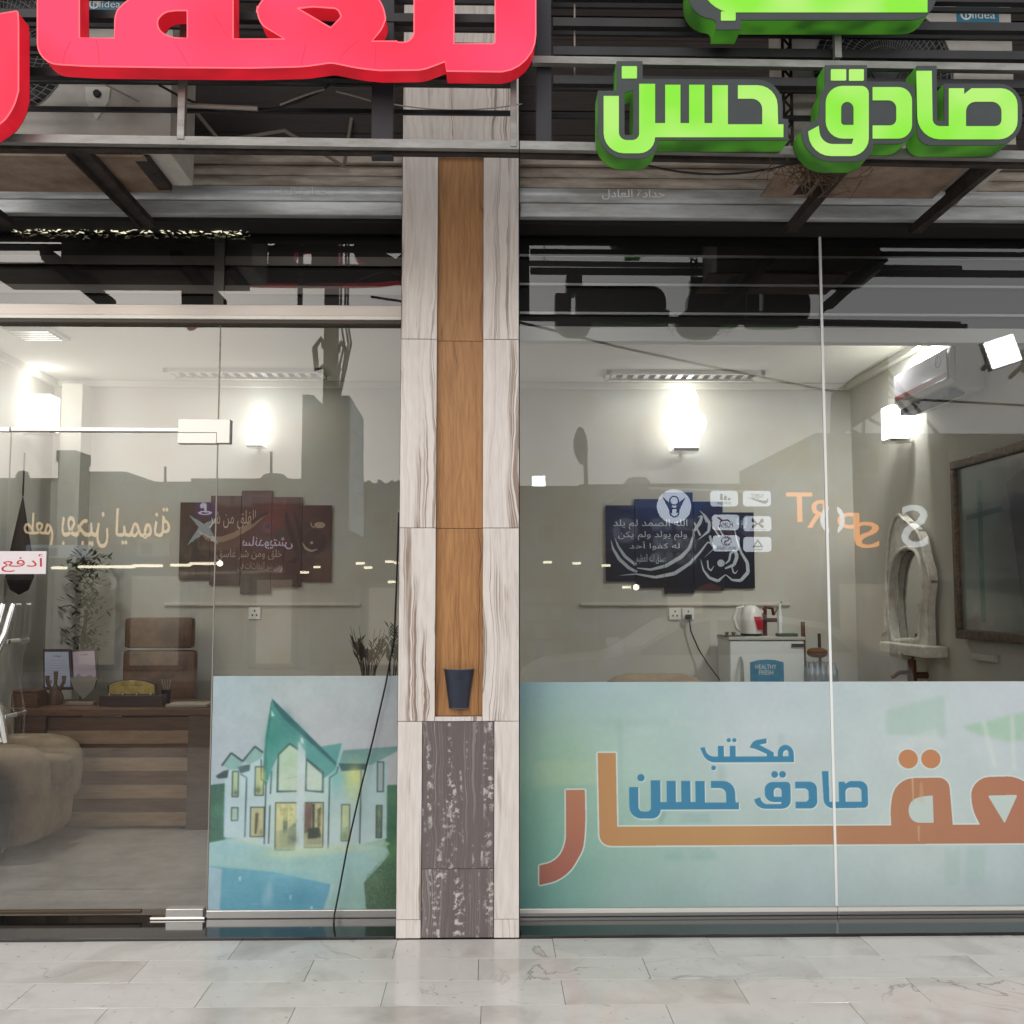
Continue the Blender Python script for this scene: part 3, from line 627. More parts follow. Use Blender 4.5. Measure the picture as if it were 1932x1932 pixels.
L_q_h=[(1143,405,14),(1143,303,30),(1198,303,30),(1198,405)]
dots_h=[(200,152,265,203)]; dots_q=[(1100,165,1165,212),(1178,165,1241,213)]
L_mak=[(1060,435,6),(1060,370,32),(1000,368,36),(1000,432),(908,432),(896,380),(958,350),(958,344),(912,358,14),(930,374),(940,392),(960,412),(800,412),(800,372),(776,372),(776,410),(735,410,22),(733,380),(706,380),(706,436,34),(760,436)]
# cleaner makatab outline, read right to left: mim, kaf, ta, ba
L_mak=[(706,380),(724,376),(734,413,22),(773,413),(773,372),(796,372),(796,413),(818,413),(818,372),(840,372),(840,413),(908,413),(958,413),(958,404),(915,384,8),(893,379),(908,352,14),(958,343),(958,362),(930,368),(984,398),(985,413),(1000,413),(998,368,34),(1060,368,34),(1060,436),(730,436,30)]
L_mak_h=[(1019,413),(1019,388,16),(1040,388,10),(1040,413)]
FW,FH=3300,900; fx0,fy0=28,122
fp=Pic(FW,FH,.62)
fp.grad([(0,0,(118,158,186)),(300,0,(158,184,198)),(900,0,(186,200,212)),(1900,0,(192,202,212)),(0,300,(130,184,170)),(150,320,(168,196,140)),(400,300,(176,206,200)),(900,300,(196,206,212)),(1500,300,(190,206,208)),(0,560,(66,138,114)),(60,480,(100,168,144)),(300,560,(150,188,172)),(900,560,(170,196,190)),(1500,560,(186,202,200)),(0,880,(70,140,140)),(120,700,(90,160,140)),(400,860,(160,188,186)),(1000,880,(172,192,196)),(1900,880,(174,192,196)),(2600,300,(190,206,204)),(3200,500,(150,190,170))])
F8=lambda pts:[(p[0]-fx0,p[1]-fy0)+tuple(p[2:]) for p in pts]
def fq(pts,c,al): fp.poly([F8(pts)],c,al)
# faint building print
fq([(80,262),(760,262),(760,298),(80,298)],(140,176,168),.3)
for k in range(9): fq([(590+k*20,266),(604+k*20,266),(612+k*20,296),(598+k*20,296)],(190,205,205),.6)
fq([(395,270),(415,270),(415,560),(395,560)],(130,168,164),.35); fq([(80,430),(310,430),(320,520),(80,530)],(196,206,150),.22)
fq([(120,520),(320,520),(320,600),(120,620)],(120,170,156),.3); fq([(770,450),(800,450),(800,520),(770,520)],(140,170,170),.4); fq([(1000,325),(1025,325),(1025,370),(1000,370)],(150,176,176),.4)
fq([(1415,235),(1640,175),(1640,340),(1415,330)],(150,186,170),.55); fq([(1500,340),(1600,305),(1640,380),(1430,390)],(200,210,212),.6)
fq([(1700,300),(1932,245),(2300,160),(2300,420),(1932,350),(1880,360),(1760,330)],(140,190,150),.6); fq([(1780,275),(1790,275),(1830,460),(1818,460)],(210,218,216),.9); fq([(1892,255),(1902,255),(1902,470),(1892,470)],(210,218,216),.9)
fq([(560,620),(575,620),(560,672),(545,672)],(90,140,140),.5); fq([(630,636),(740,636),(740,644),(630,644)],(100,150,150),.5); fq([(630,655),(740,655),(740,664),(630,664)],(100,150,150),.5)
for k in range(14):
    a=pi*k/13; fq([(660,810),(660+105*cos(a),800-50*sin(a)*(1 if k%2 else .7)-10),(660+98*cos(a)+8,812-46*sin(a))],(120,170,160),.35)
for x,w_ in ((1620,60),(1700,70),(1760,20)): fq([(x,770),(x+w_,770),(x+w_-10,910),(x,915)],(150,186,178),.4)
fp.blur(7); fp.noise(5,90,3); fp.noise(2.5,14,4)
HALO=(206,222,216)
def lett(loops,c,c2=None,halo=6,d=0):
    ls=[rp(F8(l),5) for l in loops]
    for dx,dy in ((halo,0),(-halo,0),(0,halo),(0,-halo),(halo*.7,halo*.7),(-halo*.7,halo*.7),(halo*.7,-halo*.7),(-halo*.7,-halo*.7)):
        fp.poly([[(x+dx,y+dy) for x,y in ls[0]]],HALO,.8)
    if len(ls)>1 and False: pass
    return ls
o1=[(200,540),(271,540),(273,700,60),(262,770,20),(200,880,60),(100,902,0),(100,828),(168,812,40),(200,740,30)]
o2=[(320,398),(388,398),(391,682),(1422,682),(1420,600,40),(1450,500,60),(1646,497,40),(1655,680),(1758,680),(1722,600,50),(1740,497,60),(1910,493,40),(1985,560,50),(1960,640,20),(1935,682),(2140,682),(2142,398),(2212,398),(2212,752,60),(325,755,42)]
o2h=[(1540,568,30),(1583,568),(1583,672),(1490,672,40),(1490,590,30)]; o3h=[(1792,568,8),(1905,566,8),(1852,675,4)]
for l,hh in ((o1,[]),(o2,[o2h,o3h])):
    ls=lett([l]+hh,None); bgc=fp.a.copy()
    if l is o1: fp.poly([ls[0]],(176,104,66),1,(160,76,60),1)
    else:
        m_=fp.mask(ls); f,(sy,sx)=m_; X=fp.xx[sy,sx]/1900.; keys=[0,.2,.45,.65,1.2]; cs=np.array([(176,106,64),(184,126,66),(184,130,72),(172,108,66),(166,88,64)])
        colr=np.stack([np.interp(X,keys,cs[:,i]) for i in range(3)],-1); fp.a[sy,sx]=fp.a[sy,sx]*(1-f[...,None])+colr*f[...,None]
        for hl in hh:
            hp_=rp(F8(hl),5); fp.poly([hp_],(196,208,204),1); fp.poly([hp_],(170,196,190),.3)
for cx in (1494,1580,): 
    fp.poly([circ(cx-fx0,425-fy0,43)],HALO,.8); fp.poly([circ(cx-fx0,425-fy0,37)],(188,112,64))
fq([(1504,500),(1512,500),(1510,600),(1506,600)],(208,180,130),.6); fq([(1535,520),(1545,510),(1550,600),(1530,590)],(200,170,120),.4); fq([(1520,685),(1530,680),(1528,745),(1522,740)],(206,180,130),.5)
BL=(26,112,158)
pl=[]
A1=(412/773.,.494,437-122*412/773.,392)    # word hasan
pl+= [[a_f(L_hasan,*A1)]]
Aq=(138/259.,.343,907-1003*138/259.,431); pl+=[[a_f(L_q,*Aq),a_f(L_q_h,*Aq)]]
Ad=(82/168.,.47,1063-1280*82/168.,398); pl+=[[a_f(L_d,*Ad)]]
al=[(1165,471),(1190,471),(1191,590),(1227,590),(1227,512),(1250,512),(1252,520),(1270,510),(1337,510,30),(1337,613,16),(1170,615,34)]
pl+=[[al,[(1252,590),(1252,535,18),(1313,535,16),(1313,590)]],[L_mak,L_mak_h]]
for ls in pl:
    ss=[rp(F8(l),5) for l in ls]
    for dx,dy in ((3,3),(5,2),(2,5),(0,4)): fp.poly([[(x+dx,y+dy) for x,y in s_] for s_ in ss],HALO,.7)
    fp.poly(ss,BL)
for cx,cy,rr in ((482,494,14),(986,483,13),(1016,483,13),(815,350,8),(836,350,8),(756,457,9)):
    fp.poly([circ(cx-fx0+3,cy-fy0+3,rr+1)],HALO,.8); fp.poly([circ(cx-fx0,cy-fy0,rr)],BL)
fp.a=fp.a*.8+np.array((222,230,230))*.2
fmat=fp.mat('film_print',.35)
za,zb=P(1300,1728,G-.004).z,P(1300,1286.5,G-.004).z
fxL,fxR=P(*C8(28,500),G-.004).x,P(*C8(1932,500),G-.004).x; pxm=(fxR-fxL)/(1932-28)
def filmpart(xa,xb,lab):
    u0,u1=(xa-fxL)/pxm/FW,(xb-fxL)/pxm/FW
    s_=sheet('window_film',[(xa,G-.004,za),(xb,G-.004,za),(xb,G-.004,zb),(xa,G-.004,zb)],fmat,None,.001,(u0,0.0,u1,1)); tag(s_,lab,'window film')
filmpart(XR+.008,jR-.005,'pale blue green film with blue Arabic office name on the pane next to the pillar')
filmpart(jR+.009,EX,'pale film with large orange letters on the pane at the right edge')
# hanging cable in front of the house poster
pts=[P(a,b,yv) for a,b,yv in ((750,1045,.27),(748,1100,.262),(744,1200,.25),(728,1290,.245),(705,1390,.24),(680,1490,.235),(655,1600,.23),(640,1680,.22),(631,1725,.2),(629,1752,.18))]
pts=[pts[0]+Vector((.004,0,.2))]+pts
tag(M().tube(pts,.0042,8).put('hanging_cable',cable,None,True),'thin black cable hanging down across the house poster','cable')
# ================================================================ SHUTTER HOUSINGS, DARK BANDS, WALL ABOVE
def shutter(x0,x1,label,word,wx):
    t=thing('shutter_box',label,'roller shutter',((x0+x1)/2,.1,3.2))
    zz=[P(866,v,.12).z for v in (412,386,357,318,300)]
    M().box(x0,x1,.09,.2,zz[0],zz[1],bev=.006).put('bottom_rail',shut,t)
    def curved(za,zb,y,b,m_,n='slat'):
        pr=[(y+.02,za)]+[(y-b*sin(pi*k/6),za+(zb-za)*k/6) for k in range(7)]+[(y+.02,zb)]
        M().prism(pr,'x',x0,x1).put(n,m_,t,True)
    curved(zz[1]+.004,zz[2],.1,.014,shut); curved(zz[2]+.003,(zz[2]+zz[3])/2,.1,.008,shutd); curved((zz[2]+zz[3])/2+.003,zz[3],.1,.008,shutd)
    M().box(x0,x1,.07,.13,zz[3]+.004,zz[4]-.006).put('cover_plate',shutd,t)
    textmesh('lettering',word,(wx,.079,zz[1]+.014),(.30,0,0),(0,0,.05),mat('faded_white',lin(232,234,234),.5),t,(0,-1,0),off=.012)
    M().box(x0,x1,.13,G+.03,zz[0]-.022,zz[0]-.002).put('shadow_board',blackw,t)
shutter(-EX,XL-.006,'closed roller shutter edge over the left shopfront with white Arabic lettering','حدادة العادل',P(500,380,.1).x)
shutter(XR+.006,EX,'closed roller shutter edge over the right shopfront, stained under the green sign','حدادة العادل',P(1135,380,.1).x)
zpk=P(866,298,.16).z
wallU=thing('upper_wall','dark plank cladding of the upper storey behind the signs','wall',(0,.3,3.7))
k=0; z=zpk
while z<5.0:
    for a,b in ((-EX,XL-.004),(XR+.004,EX)): M().box(a,b,.16+.006*(k%2),.2,z,z+.118,bev=.003).put('plank',plank,wallU)
    z+=.121; k+=1
M().box(-EX,EX,.205,.5,3.63,5.4).put('backing',blackw,wallU)
cn=M().box(-EX-.3,EX+.3,-1.35,.5,5.0,5.18).put('shade_slab',mat('concrete',lin(150,144,136),.85,noise=lin(128,122,114),ns=5)); tag(cn,'unseen concrete slab added to shade the signs from above','blocker')  # unseen overhang, added and sized to darken the upper front
# ends of the building
for sx,lb in ((-1,'plain rendered wall end beyond the left edge'),(1,'plain rendered wall end beyond the right edge')):
    tag(M().box(sx*EX,sx*(EX+2.5),.0,.5,0,5.0).put('end_wall',wallr),lb,'wall')
# ================================================================ ROOM
YB,XW0,XW1,ZC=3.2,-3.36,2.8,3.15
struct(M().box(XW0-.1,XW1+.1,YB,YB+.1,0,ZC).put('wall_back',wallm)); struct(M().box(XW0-.1,XW0,G+.05,YB,0,ZC).put('wall_left',wallm))
struct(M().box(XW1,XW1+.1,G+.05,YB,0,ZC).put('wall_right',wallm)); struct(M().box(XW0-.1,XW1+.1,G+.07,YB,ZC,ZC+.1).put('ceiling',ceilm))
struct(M().box(XW0-.1,XW1+.1,G+.05,YB,-.1,.008).put('floor',floorm))
struct(M().box(-EX,XW0-.1,G+.05,G+.1,0,ZC).put('wall_front_left',wallm)); struct(M().box(XW1+.1,EX,G+.05,G+.1,0,ZC).put('wall_front_right',wallm))
zbk=P(1300,616,G+.04).z
tag(M().box(XR-.0,EX-.01,G+.05,G+.09,zbk+.002,ztop).put('backing_board',black),'black board behind the upper glass right of the pillar','board')
tag(M().box(-EX+.01,XL,G+.05,G+.09,zht-.03,ztop).put('backing_board',black),'black board behind the transom glass left of the pillar','board')
tag(M().box(XR,EX-.01,G+.05,G+.12,zbk-.072,zbk).put('soffit_strip',mat('soffit_white',lin(226,228,222),.5)),'white edging strip under the black board right of the pillar','trim')
# rails behind transom glass
for k,(ya,yb_) in enumerate(((483,500),(538,554))):
    a,b=P(200,yb_,G+.03).z,P(200,ya,G+.03).z
    tag(M().box(-EX+.02,XL-.02,G+.02,G+.045,a,b).put('transom_rail',mat('dull_aluminium',lin(120,118,114),.4,.5)),'%s aluminium rail behind the dark transom glass on the left'%('upper','lower')[k],'rail')
a,b=P(405,500,G+.012).x,P(424,500,G+.012).x
tag(M().box(a,b,G+.005,G+.019,zht,ztop).put('transom_post',MAT['dull_aluminium']),'upright aluminium post behind the dark transom glass on the left','post')
for k,v in enumerate((484,538,592)):
    a=P(1300,v+3,G+.03).z; tag(M().box(XR+.01,EX-.02,G+.02,G+.045,a,a+.012).put('transom_rail',mat('silver_line',lin(186,192,196),.35,.4)),'%s thin silver rail behind the dark glass right of the pillar'%('topmost','middle','lowest')[k],'rail')
# glowing flakes added to stand for glints reflected in the left transom
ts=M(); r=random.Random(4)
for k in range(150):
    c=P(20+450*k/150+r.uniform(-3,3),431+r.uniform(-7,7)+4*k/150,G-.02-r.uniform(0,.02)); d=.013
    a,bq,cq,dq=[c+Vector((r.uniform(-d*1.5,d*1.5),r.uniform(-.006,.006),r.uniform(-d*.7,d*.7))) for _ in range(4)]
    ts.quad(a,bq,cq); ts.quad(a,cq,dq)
o=ts.put('sparkle_strip',mat('sparkle_glow',lin(236,232,200),.15,.9,emit=lin(255,250,215),es=.8),None,norm=False); tag(o,'row of added glowing flakes for reflected glints under the left shutter','sparkle')
# ================================================================ AIR CONDITIONERS OUTSIDE
def cond(label,x0,x1,cx,cz,rr,logo,z0=3.285,h=.84,y0=-.62,y1=-.27):
    t=thing('outdoor_air_conditioner',label,'air conditioner',((x0+x1)/2,(y0+y1)/2,z0))
    # front with a round opening for the fan
    z1=z0+h
    R_=[(x0,z0,.03),(x1,z0,.03),(x1,z1,.03),(x0,z1,.03)]
    fillmesh('front_panel',[rp(R_),circ(cx,cz,rr,40)],.012,y0,acw,t)
    M().box(x0+.004,x1-.004,y0+.013,y1,z0+.0,z1-.004,bev=.01).put('casing',acw,t)
    m=M(); m.lathe([(rr*1.0,y0+.0125),(rr*.995,y0+.012)],(cx,0,cz),40,'y'); 
    M().lathe([(rr*.99,y0+.0124),(.01,y0+.0122)],(cx,0,cz),40,'y').put('fan_recess',acd,t)
    for k in range(3):
        a=2*pi*k/3+.5; m=M(); pts=[]
        for q in ((.16,a-.25),(.9,a-.05),(.93,a+.75),(.5,a+.95),(.16,a+.5)): pts.append((cx+rr*q[0]*cos(q[1]),cz+rr*q[0]*sin(q[1])))
        M().prism(pts,'y',y0+.006,y0+.009).put('fan_blade',mat('fan_grey',lin(54,56,60),.5),t)
    m=M(); seg=44
    for j in range(9):
        r_=rr*(.24+.76*j/8); m.tube([(cx+r_*cos(2*pi*k/seg),y0-.014*(1-(j/8)**2)-.004,cz+r_*sin(2*pi*k/seg)) for k in range(seg+1)],.0022,4,False)
    for k in range(72):
        a=2*pi*k/72; m.tube([(cx+rr*f_*cos(a+.5*f_),y0-.014*(1-f_*f_)-.004,cz+rr*f_*sin(a+.5*f_)) for f_ in (.2,.45,.7,.99)],.0017,4,False)
    g_=m.put('fan_grille',mat('fan_wire',lin(150,152,150),.4,.4),t); g_['kind']='stuff'
    M().lathe([(.0,y0-.022),(rr*.2,y0-.02),(rr*.21,y0-.012)],(cx,0,cz),20,'y').put('grille_hub',mat('hub_grey',lin(90,92,96),.4,.3),t)
    if logo:
        lx0,lz0,lx1,lz1=logo; M().prism(rp([(lx0,lz0,.008),(lx1,lz0,.008),(lx1,lz1,.008),(lx0,lz1,.008)],4),'y',y0-.003,y0-.0005).put('badge',teal,t)
        w_=lx1-lx0; hh=lz1-lz0; fillmesh('badge_ring',[circ(lx0+w_*.22,lz0+hh*.45,w_*.13,18),circ(lx0+w_*.22,lz0+hh*.45,w_*.09,18)],.001,y0-.0042,white,t)
        textmesh('lettering','Midea',(lx0+w_*.2,y0-.004,lz0+hh*.28),(w_*.7,0,0),(0,0,hh*.36),white,t,(0,-1,0),off=.01)
    for xx in (x0+.12,x1-.12): M().box(xx-.03,xx+.03,y0+.03,y1-.02,z0-.028,z0-.001,bev=.004).put('foot',rust,t)
    return t
YA=-.62
a=P(*C2(1055,300),YA).x; b=P(*C2(1892,300),YA).x; fc=P(*C2(1400,268),YA); fr=P(*C2(1664,268),YA).x-fc.x
lg0=P(*C2(1678,96),YA); lg1=P(*C2(1834,0),YA)
ac1=cond('white outdoor air conditioner with round fan grille behind the green sign',a,b,fc.x,fc.z,fr,(lg0.x,lg0.z,lg1.x,lg0.z+.10))
z_=P(*C2(1700,275),YA).z; z2_=P(*C2(1700,258),YA).z
M().box(lg0.x+.0,b-.02,YA-.006,YA-.001,z_,z2_,bev=.002).put('side_grip',mat('ac_grip',lin(186,184,178),.5),ac1)
la=P(*C1(-420,300),YA).x; lb=P(*C1(815,300),YA).x; fc=P(*C1(-30,225),YA)
l0,l1=P(*C1(405,64),YA),P(*C1(590,14),YA)
ac2=cond('white outdoor air conditioner half hidden behind the red letters',la,lb,fc.x,fc.z,.305,(l0.x,l0.z,l1.x,l0.z+.085))
c_=P(*C1(465,450),YA); d_=P(*C1(465,570),YA)
M().prism([(c_.x-.05,c_.z+.03),(c_.x+.05,c_.z+.03),(c_.x+.045,c_.z-.03),(c_.x,d_.z),(c_.x-.045,c_.z-.03)],'y',YA-.008,YA-.001).put('valve_plate',mat('valve_white',lin(222,220,212),.5),ac2)
M().lathe([(.014,YA-.02),(.016,YA-.008)],(c_.x,0,c_.z),14,'y').put('valve_knob',acd,ac2)
# pipes on the wall
for k,(p0,p1) in enumerate((((1000,10),(1250,700)),)): pass
M().tube([(b-.02,-.35,3.5),(b+.06,-.3,3.45),(b+.07,.1,3.38),(b+.02,.15,3.6)],.016,8).put('pipe',mat('foam_pipe',lin(150,148,140),.8),ac1,True)
M().tube([(lb-.01,-.35,3.62),(lb+.1,-.25,3.5),(lb+.35,-.1,3.62),(lb+.6,.05,3.52),(lb+.62,.15,3.8)],.009,8).put('pipe',mat('foam_pipe2',lin(120,112,104),.8),ac2,True)
# brackets
def bracket(x,label,yf=-.82):
    t=thing('wall_bracket',label,'bracket',(x,.1,3.0)); zt_=3.255; zl=P(966,438,.1).z
    M().box(x-.032,x+.032,.058,.075,zl-.0,zt_,bev=.002).put('wall_plate',rust,t)
    M().box(x-.03,x+.03,yf,.058,zt_-.03,zt_,bev=.002).put('arm',rust,t)
    n=Vector((0,-(zt_-.03-zl),-(yf-.05))).normalized(); 
    A,B=Vector((x,.055,zl+.02)),Vector((x,yf+.03,zt_-.03)); d=(B-A).normalized(); up=Vector((1,0,0)).cross(d); m=M()
    for w0,w1,h0,h1 in ((-.032,.032,-.004,.004),(-.032,-.026,.004,.034)):
        vs=[m.b.verts.new(q+Vector((1,0,0))*u+up*v) for q in (A,B) for u,v in ((w0,h0),(w1,h0),(w1,h1),(w0,h1))]
        for f in ((0,1,2,3),(4,7,6,5),(0,4,5,1),(1,5,6,2),(2,6,7,3),(3,7,4,0)): m.b.faces.new([vs[i] for i in f])
    m.put('brace',rust,t); return t
bracket(P(1490,434,.1).x,'rusty angle bracket with twigs on it under the green sign'); bracket(P(1722,438,.1).x,'rusty angle bracket at the right end of the shutter')
bracket(P(285,420,.1).x,'dark angle bracket under the red letters'); bracket(P(20,420,.1).x,'dark angle bracket at the left edge of the shutter')
# support trays under the units
for (xa,xb,lab) in ((P(1478,300,-.62).x,P(1830,300,-.62).x,'stained tray under the air conditioner behind the green sign'),(-2.75,P(292,300,-.5).x,'stained tray under the air conditioner behind the red letters')):
    tag(M().box(xa,xb,-.63,-.26,3.258,3.268,bev=.002).put('drip_tray',mat('stained_tray',lin(150,132,118),.8,noise=lin(112,94,80),ns=6)),lab,'tray')
# twigs of a nest
m=M(); r=random.Random(9); nc=P(1535,322,-.84)
for k in range(150):
    p=nc+Vector((r.gauss(0,.075),r.uniform(-.05,.06),r.gauss(.0,.03))); d=Vector((r.uniform(-1,1),r.uniform(-.6,.6),r.uniform(-1,.6))).normalized()*r.uniform(.04,.13)
    m.tube([p-d*.5,p+Vector((r.uniform(-.01,.01),0,r.uniform(-.01,.01))),p+d*.5],.0016,4)
o=m.put('bird_nest',mat('twig',lin(120,100,80),.9,noise=lin(74,58,46),ns=30)); tag(o,'untidy nest of dry twigs on the bracket under the green sign','nest'); o['kind']='stuff'
# ================================================================ SIGN FRAMES
YFR=-.92
def tubeline(n,a,b,h,m_,par,y=YFR,dy=.03):
    """a square tube whose lower edge runs from pixel a to pixel b"""
    A,B=P(a[0],a[1],y),P(b[0],b[1],y); 
    mm=M(); vs=[mm.b.verts.new((q.x,y+u,q.z+v)) for q in (A,B) for u,v in ((0,0),(dy,0),(dy,h),(0,h))]
    for f in ((0,1,2,3),(4,7,6,5),(0,4,5,1),(1,5,6,2),(2,6,7,3),(3,7,4,0)): mm.b.faces.new([vs[i] for i in f])
    return mm.put(n,m_,par)
def post(n,px0,px1,pyb,zt_,m_,par,y=YFR,dy=.03):
    a,b=P(px0,pyb,y),P(px1,pyb,y); return M().box(a.x,b.x,y,y+dy,a.z,zt_,bev=.002).put(n,m_,par)
fr1=thing('steel_scaffold','grey steel frame of square tubes carrying the red letters','frame',(-1.8,YFR,3.3))
fr2=thing('steel_scaffold','grey steel frame of square tubes carrying the green words','frame',(1.8,YFR,3.3))
H=.032; ztp=4.45
tubeline('tube',(-420,262),(979,281),H,tube_l,fr1); tubeline('tube',(-420,276),(979,292),.022,rust,fr1,YFR+.034)
tubeline('tube',(981,281),(2350,308),H,tube_l,fr2); tubeline('tube',(981,294),(2350,322),.022,rust,fr2,YFR+.034)
tubeline('tube',(1005,118),(2350,139),H*.85,tube_l,fr2)
post('upright',333,347,262,ztp,tube_l,fr1,YFR-.004); post('upright',963,975,276,ztp,tube_l,fr1,YFR-.004,.03); post('upright',1576,1589,108,ztp,tube_l,fr2,YFR-.004)
post('upright',1012,1041,290,ztp,mat('dark_post',lin(40,42,50),.6),fr2,YFR+.04,.04); post('upright',700,741,296,ztp,MAT['dark_post'],fr1,YFR+.04,.04)
for k,zz in enumerate((3.46,3.575,3.69,3.805,3.92,4.035,4.15,4.265,4.38)):
    M().box(-EX,P(975,200,YFR).x-.003,YFR+.036,YFR+.07,zz,zz+.034,bev=.001).put('slat',tube_d,fr1)
    M().box(P(1045,200,YFR).x,EX,YFR+.036,YFR+.07,zz-.01,zz+.024,bev=.001).put('slat',tube_d,fr2)
a,b=P(*C1(880,640),YFR),P(*C1(1735,510),YFR)
M().box(a.x,b.x,YFR+.07,YFR+.08,a.z,a.z+.018).put('box_lip',tube_d,fr1); 
lat=thing('lattice_upright','rusty zigzag lattice upright beside the fan grille','lattice',(P(*C2(1040,300),-.68).x,-.68,3.35))
for xx in (1022,1052):
    x_=P(*C2(xx,300),-.68).x; M().box(x_-.005,x_+.005,-.685,-.675,3.27,4.3).put('rod',rust,lat)
xa,xb=P(*C2(1024,300),-.68).x,P(*C2(1050,300),-.68).x
for k in range(14): M().tube([(xa,-.68,3.3+.065*k),(xb,-.68,3.3+.065*k+.033),(xa,-.68,3.3+.065*(k+1))],.006,5).put('lacing',rust,lat)
# ================================================================ LIT LETTERS
# red: acrylic boxes, y -0.86 to -0.76
YR=-1.05; f1=onY(YR)
def letter(name,label,loops,yf,depth,face,side,edge=None,par=None):
    t=par or thing(name,label,'sign letter',(loops[0][0][0],yf,loops[0][0][1]))
    fillmesh('letter_face',loops,.003,yf,face,t); fillmesh('letter_side',loops,depth,yf+.0035,side,t,'NONE')
    fillmesh('letter_back',loops,.003,yf+.0035+depth,mat('letter_back',lin(70,20,24) if edge else lin(40,60,40),.7),t)
    if edge:
        m=M()
        for lp in loops: m.tube([(x,yf-.0005,z) for x,z in lp]+[(lp[0][0],yf-.0005,lp[0][1])],.0028,5,False)
        m.put('edge_trim',edge,t)
    return t
CPc=CP
R1=[(-160,40),(0,66),(85,52,12),(88,110),(88,430,0),(60,530,60),(0,590,40),(-160,690,80)]
R1=[C1(p[0],p[1])+tuple(v/2.51 for v in p[2:]) for p in R1]
top=-46
cc=lambda f,pts:[f(p[0],p[1])+tuple(v/2.5 for v in p[2:]) for p in pts]
Rm=cc(C1,[(178,-220),(178,300,95),(420,314),(800,320),(1200,322),(1440,316,40),(1570,297,20),(1700,324,40),(1800,334)])+cc(CP,[(200,392,30),(325,345),(333,398),(640,402),(832,385,190),(832,-250),(606,-250),(606,246,14),(374,246),(374,-250),(152,-250),(152,238,50),(62,238)])+cc(C1,[(1880,196),(1760,196),(1822,120,40),(1830,40,60),(1700,-110,70),(1420,-110,80),(1222,10,50),(1216,60,30),(1240,118,20),(1350,186),(1104,185),(1104,-220),(880,-60,80),(600,-20,90),(545,70,30),(542,182),(376,180),(376,-220)])
# keep the join of the two crops clean
hole1=cc(C1,[(888,50),(888,181),(800,181,40),(735,130,40),(760,60,40),(830,50,10)]); hole2=cc(C1,[(1408,40),(1480,32),(1600,40,20),(1618,80,10),(1566,132)])
pz=lambda l,f:[tuple(f(p)) for p in rp(l,6)]
def toXZ(l,yf): return [(lambda q:(q.x,q.z))(P(p[0],p[1],yf)) for p in rp(l,6)]
letter('red_lit_letter','glowing red curved letter cut off by the left edge',[toXZ(R1,YR)],YR,.085,redf,reds,redi)
letter('red_lit_word','large glowing red Arabic word crossing over the pillar top',[toXZ(Rm,YR),toXZ(hole1,YR),toXZ(hole2,YR)],YR,.085,redf,reds,redi)
# green: charcoal plate, lit letters proud of it, glowing returns
YGf=-1.03
def s2(pts,f=CS,k=2.28): return [f(p[0],p[1])+tuple(v/k for v in p[2:]) for p in pts]
def gword(label,plates,inner):
    pl0=toXZ(s2(plates[0][0]),YGf); t=thing('green_lit_word',label,'sign letter',(pl0[0][0],YGf,pl0[0][1]))
    for grp in plates:
        lp=[toXZ(s2(l),YGf) for l in grp]
        fillmesh('face_plate',lp,.004,YGf,chard,t); fillmesh('letter_side',lp,.095,YGf+.0045,grs,t,'NONE'); fillmesh('letter_back',lp,.003,YGf+.1,MAT['letter_back'],t)
    for grp in inner: fillmesh('lit_letter',[toXZ(s2(l),YGf) for l in grp],.004,YGf-.004,grf,t)
    return t
sq=lambda a,b,c,d:[(a,b,3),(c,b,3),(c,d,3),(a,d,3)]
gword('green lit Arabic word with three teeth and one square dot, next to the pillar',
 [[[(98,255),(178,255),(178,128),(290,128),(290,205),(893,207,110),(893,375),(917,378),(917,468),(358,468),(358,548,110),(98,548,120)],[(212,265),(250,250),(250,446,8),(212,446,8)]]],
 [[L_hasan],[sq(200,152,265,203)]])
gword('green lit Arabic letters with two square dots in the middle of the right sign',
 [[[(1075,145),(1256,145),(1256,216),(1436,216,60),(1462,240),(1462,484,80),(1284,484),(1284,560,90),(985,562,120),(972,428),(1046,372),(1056,260,40),(1075,240)]]],
 [[L_q,L_q_h],[L_d],[sq(*dots_q[0])],[sq(*dots_q[1])]])
gword('green lit Arabic letters at the right end of the sign',
 [[[(1470,148),(1556,148),(1559,386),(1588,386),(1588,225),(1924,225,100),(1924,490,110),(1470,490,60)]]],
 [[L_sa,L_sa_h]])
k_=2.46; ox,oy=695-706*k_,(47-436*k_)
MK=[(p[0]*k_+ox,p[1]*k_+oy)+tuple(v*k_ for v in p[2:]) for p in L_mak]; MKh=[(p[0]*k_+ox,p[1]*k_+oy)+tuple(v*k_ for v in p[2:]) for p in L_mak_h]
t=thing('green_lit_word','green lit Arabic word cut off by the top edge, one square dot below','sign letter',(1.2,YGf,4.1))
plo=[(665,-220,30),(1180,-240),(1260,-240),(1600,-160,60),(1600,75,90),(862,75),(862,112),(770,112),(770,72,20),(662,66,90)]
lp=[toXZ(s2(plo,C2,2),YGf)]
fillmesh('face_plate',lp,.004,YGf,chard,t); fillmesh('letter_side',lp,.095,YGf+.0045,grs,t,'NONE'); fillmesh('letter_back',lp,.003,YGf+.1,MAT['letter_back'],t)
fillmesh('lit_letter',[toXZ(s2(MK,C2,2),YGf),toXZ(s2(MKh,C2,2),YGf)],.004,YGf-.004,grf,t); fillmesh('lit_letter',[toXZ(s2(sq(787,45,842,78),C2,2),YGf)],.004,YGf-.004,grf,t)
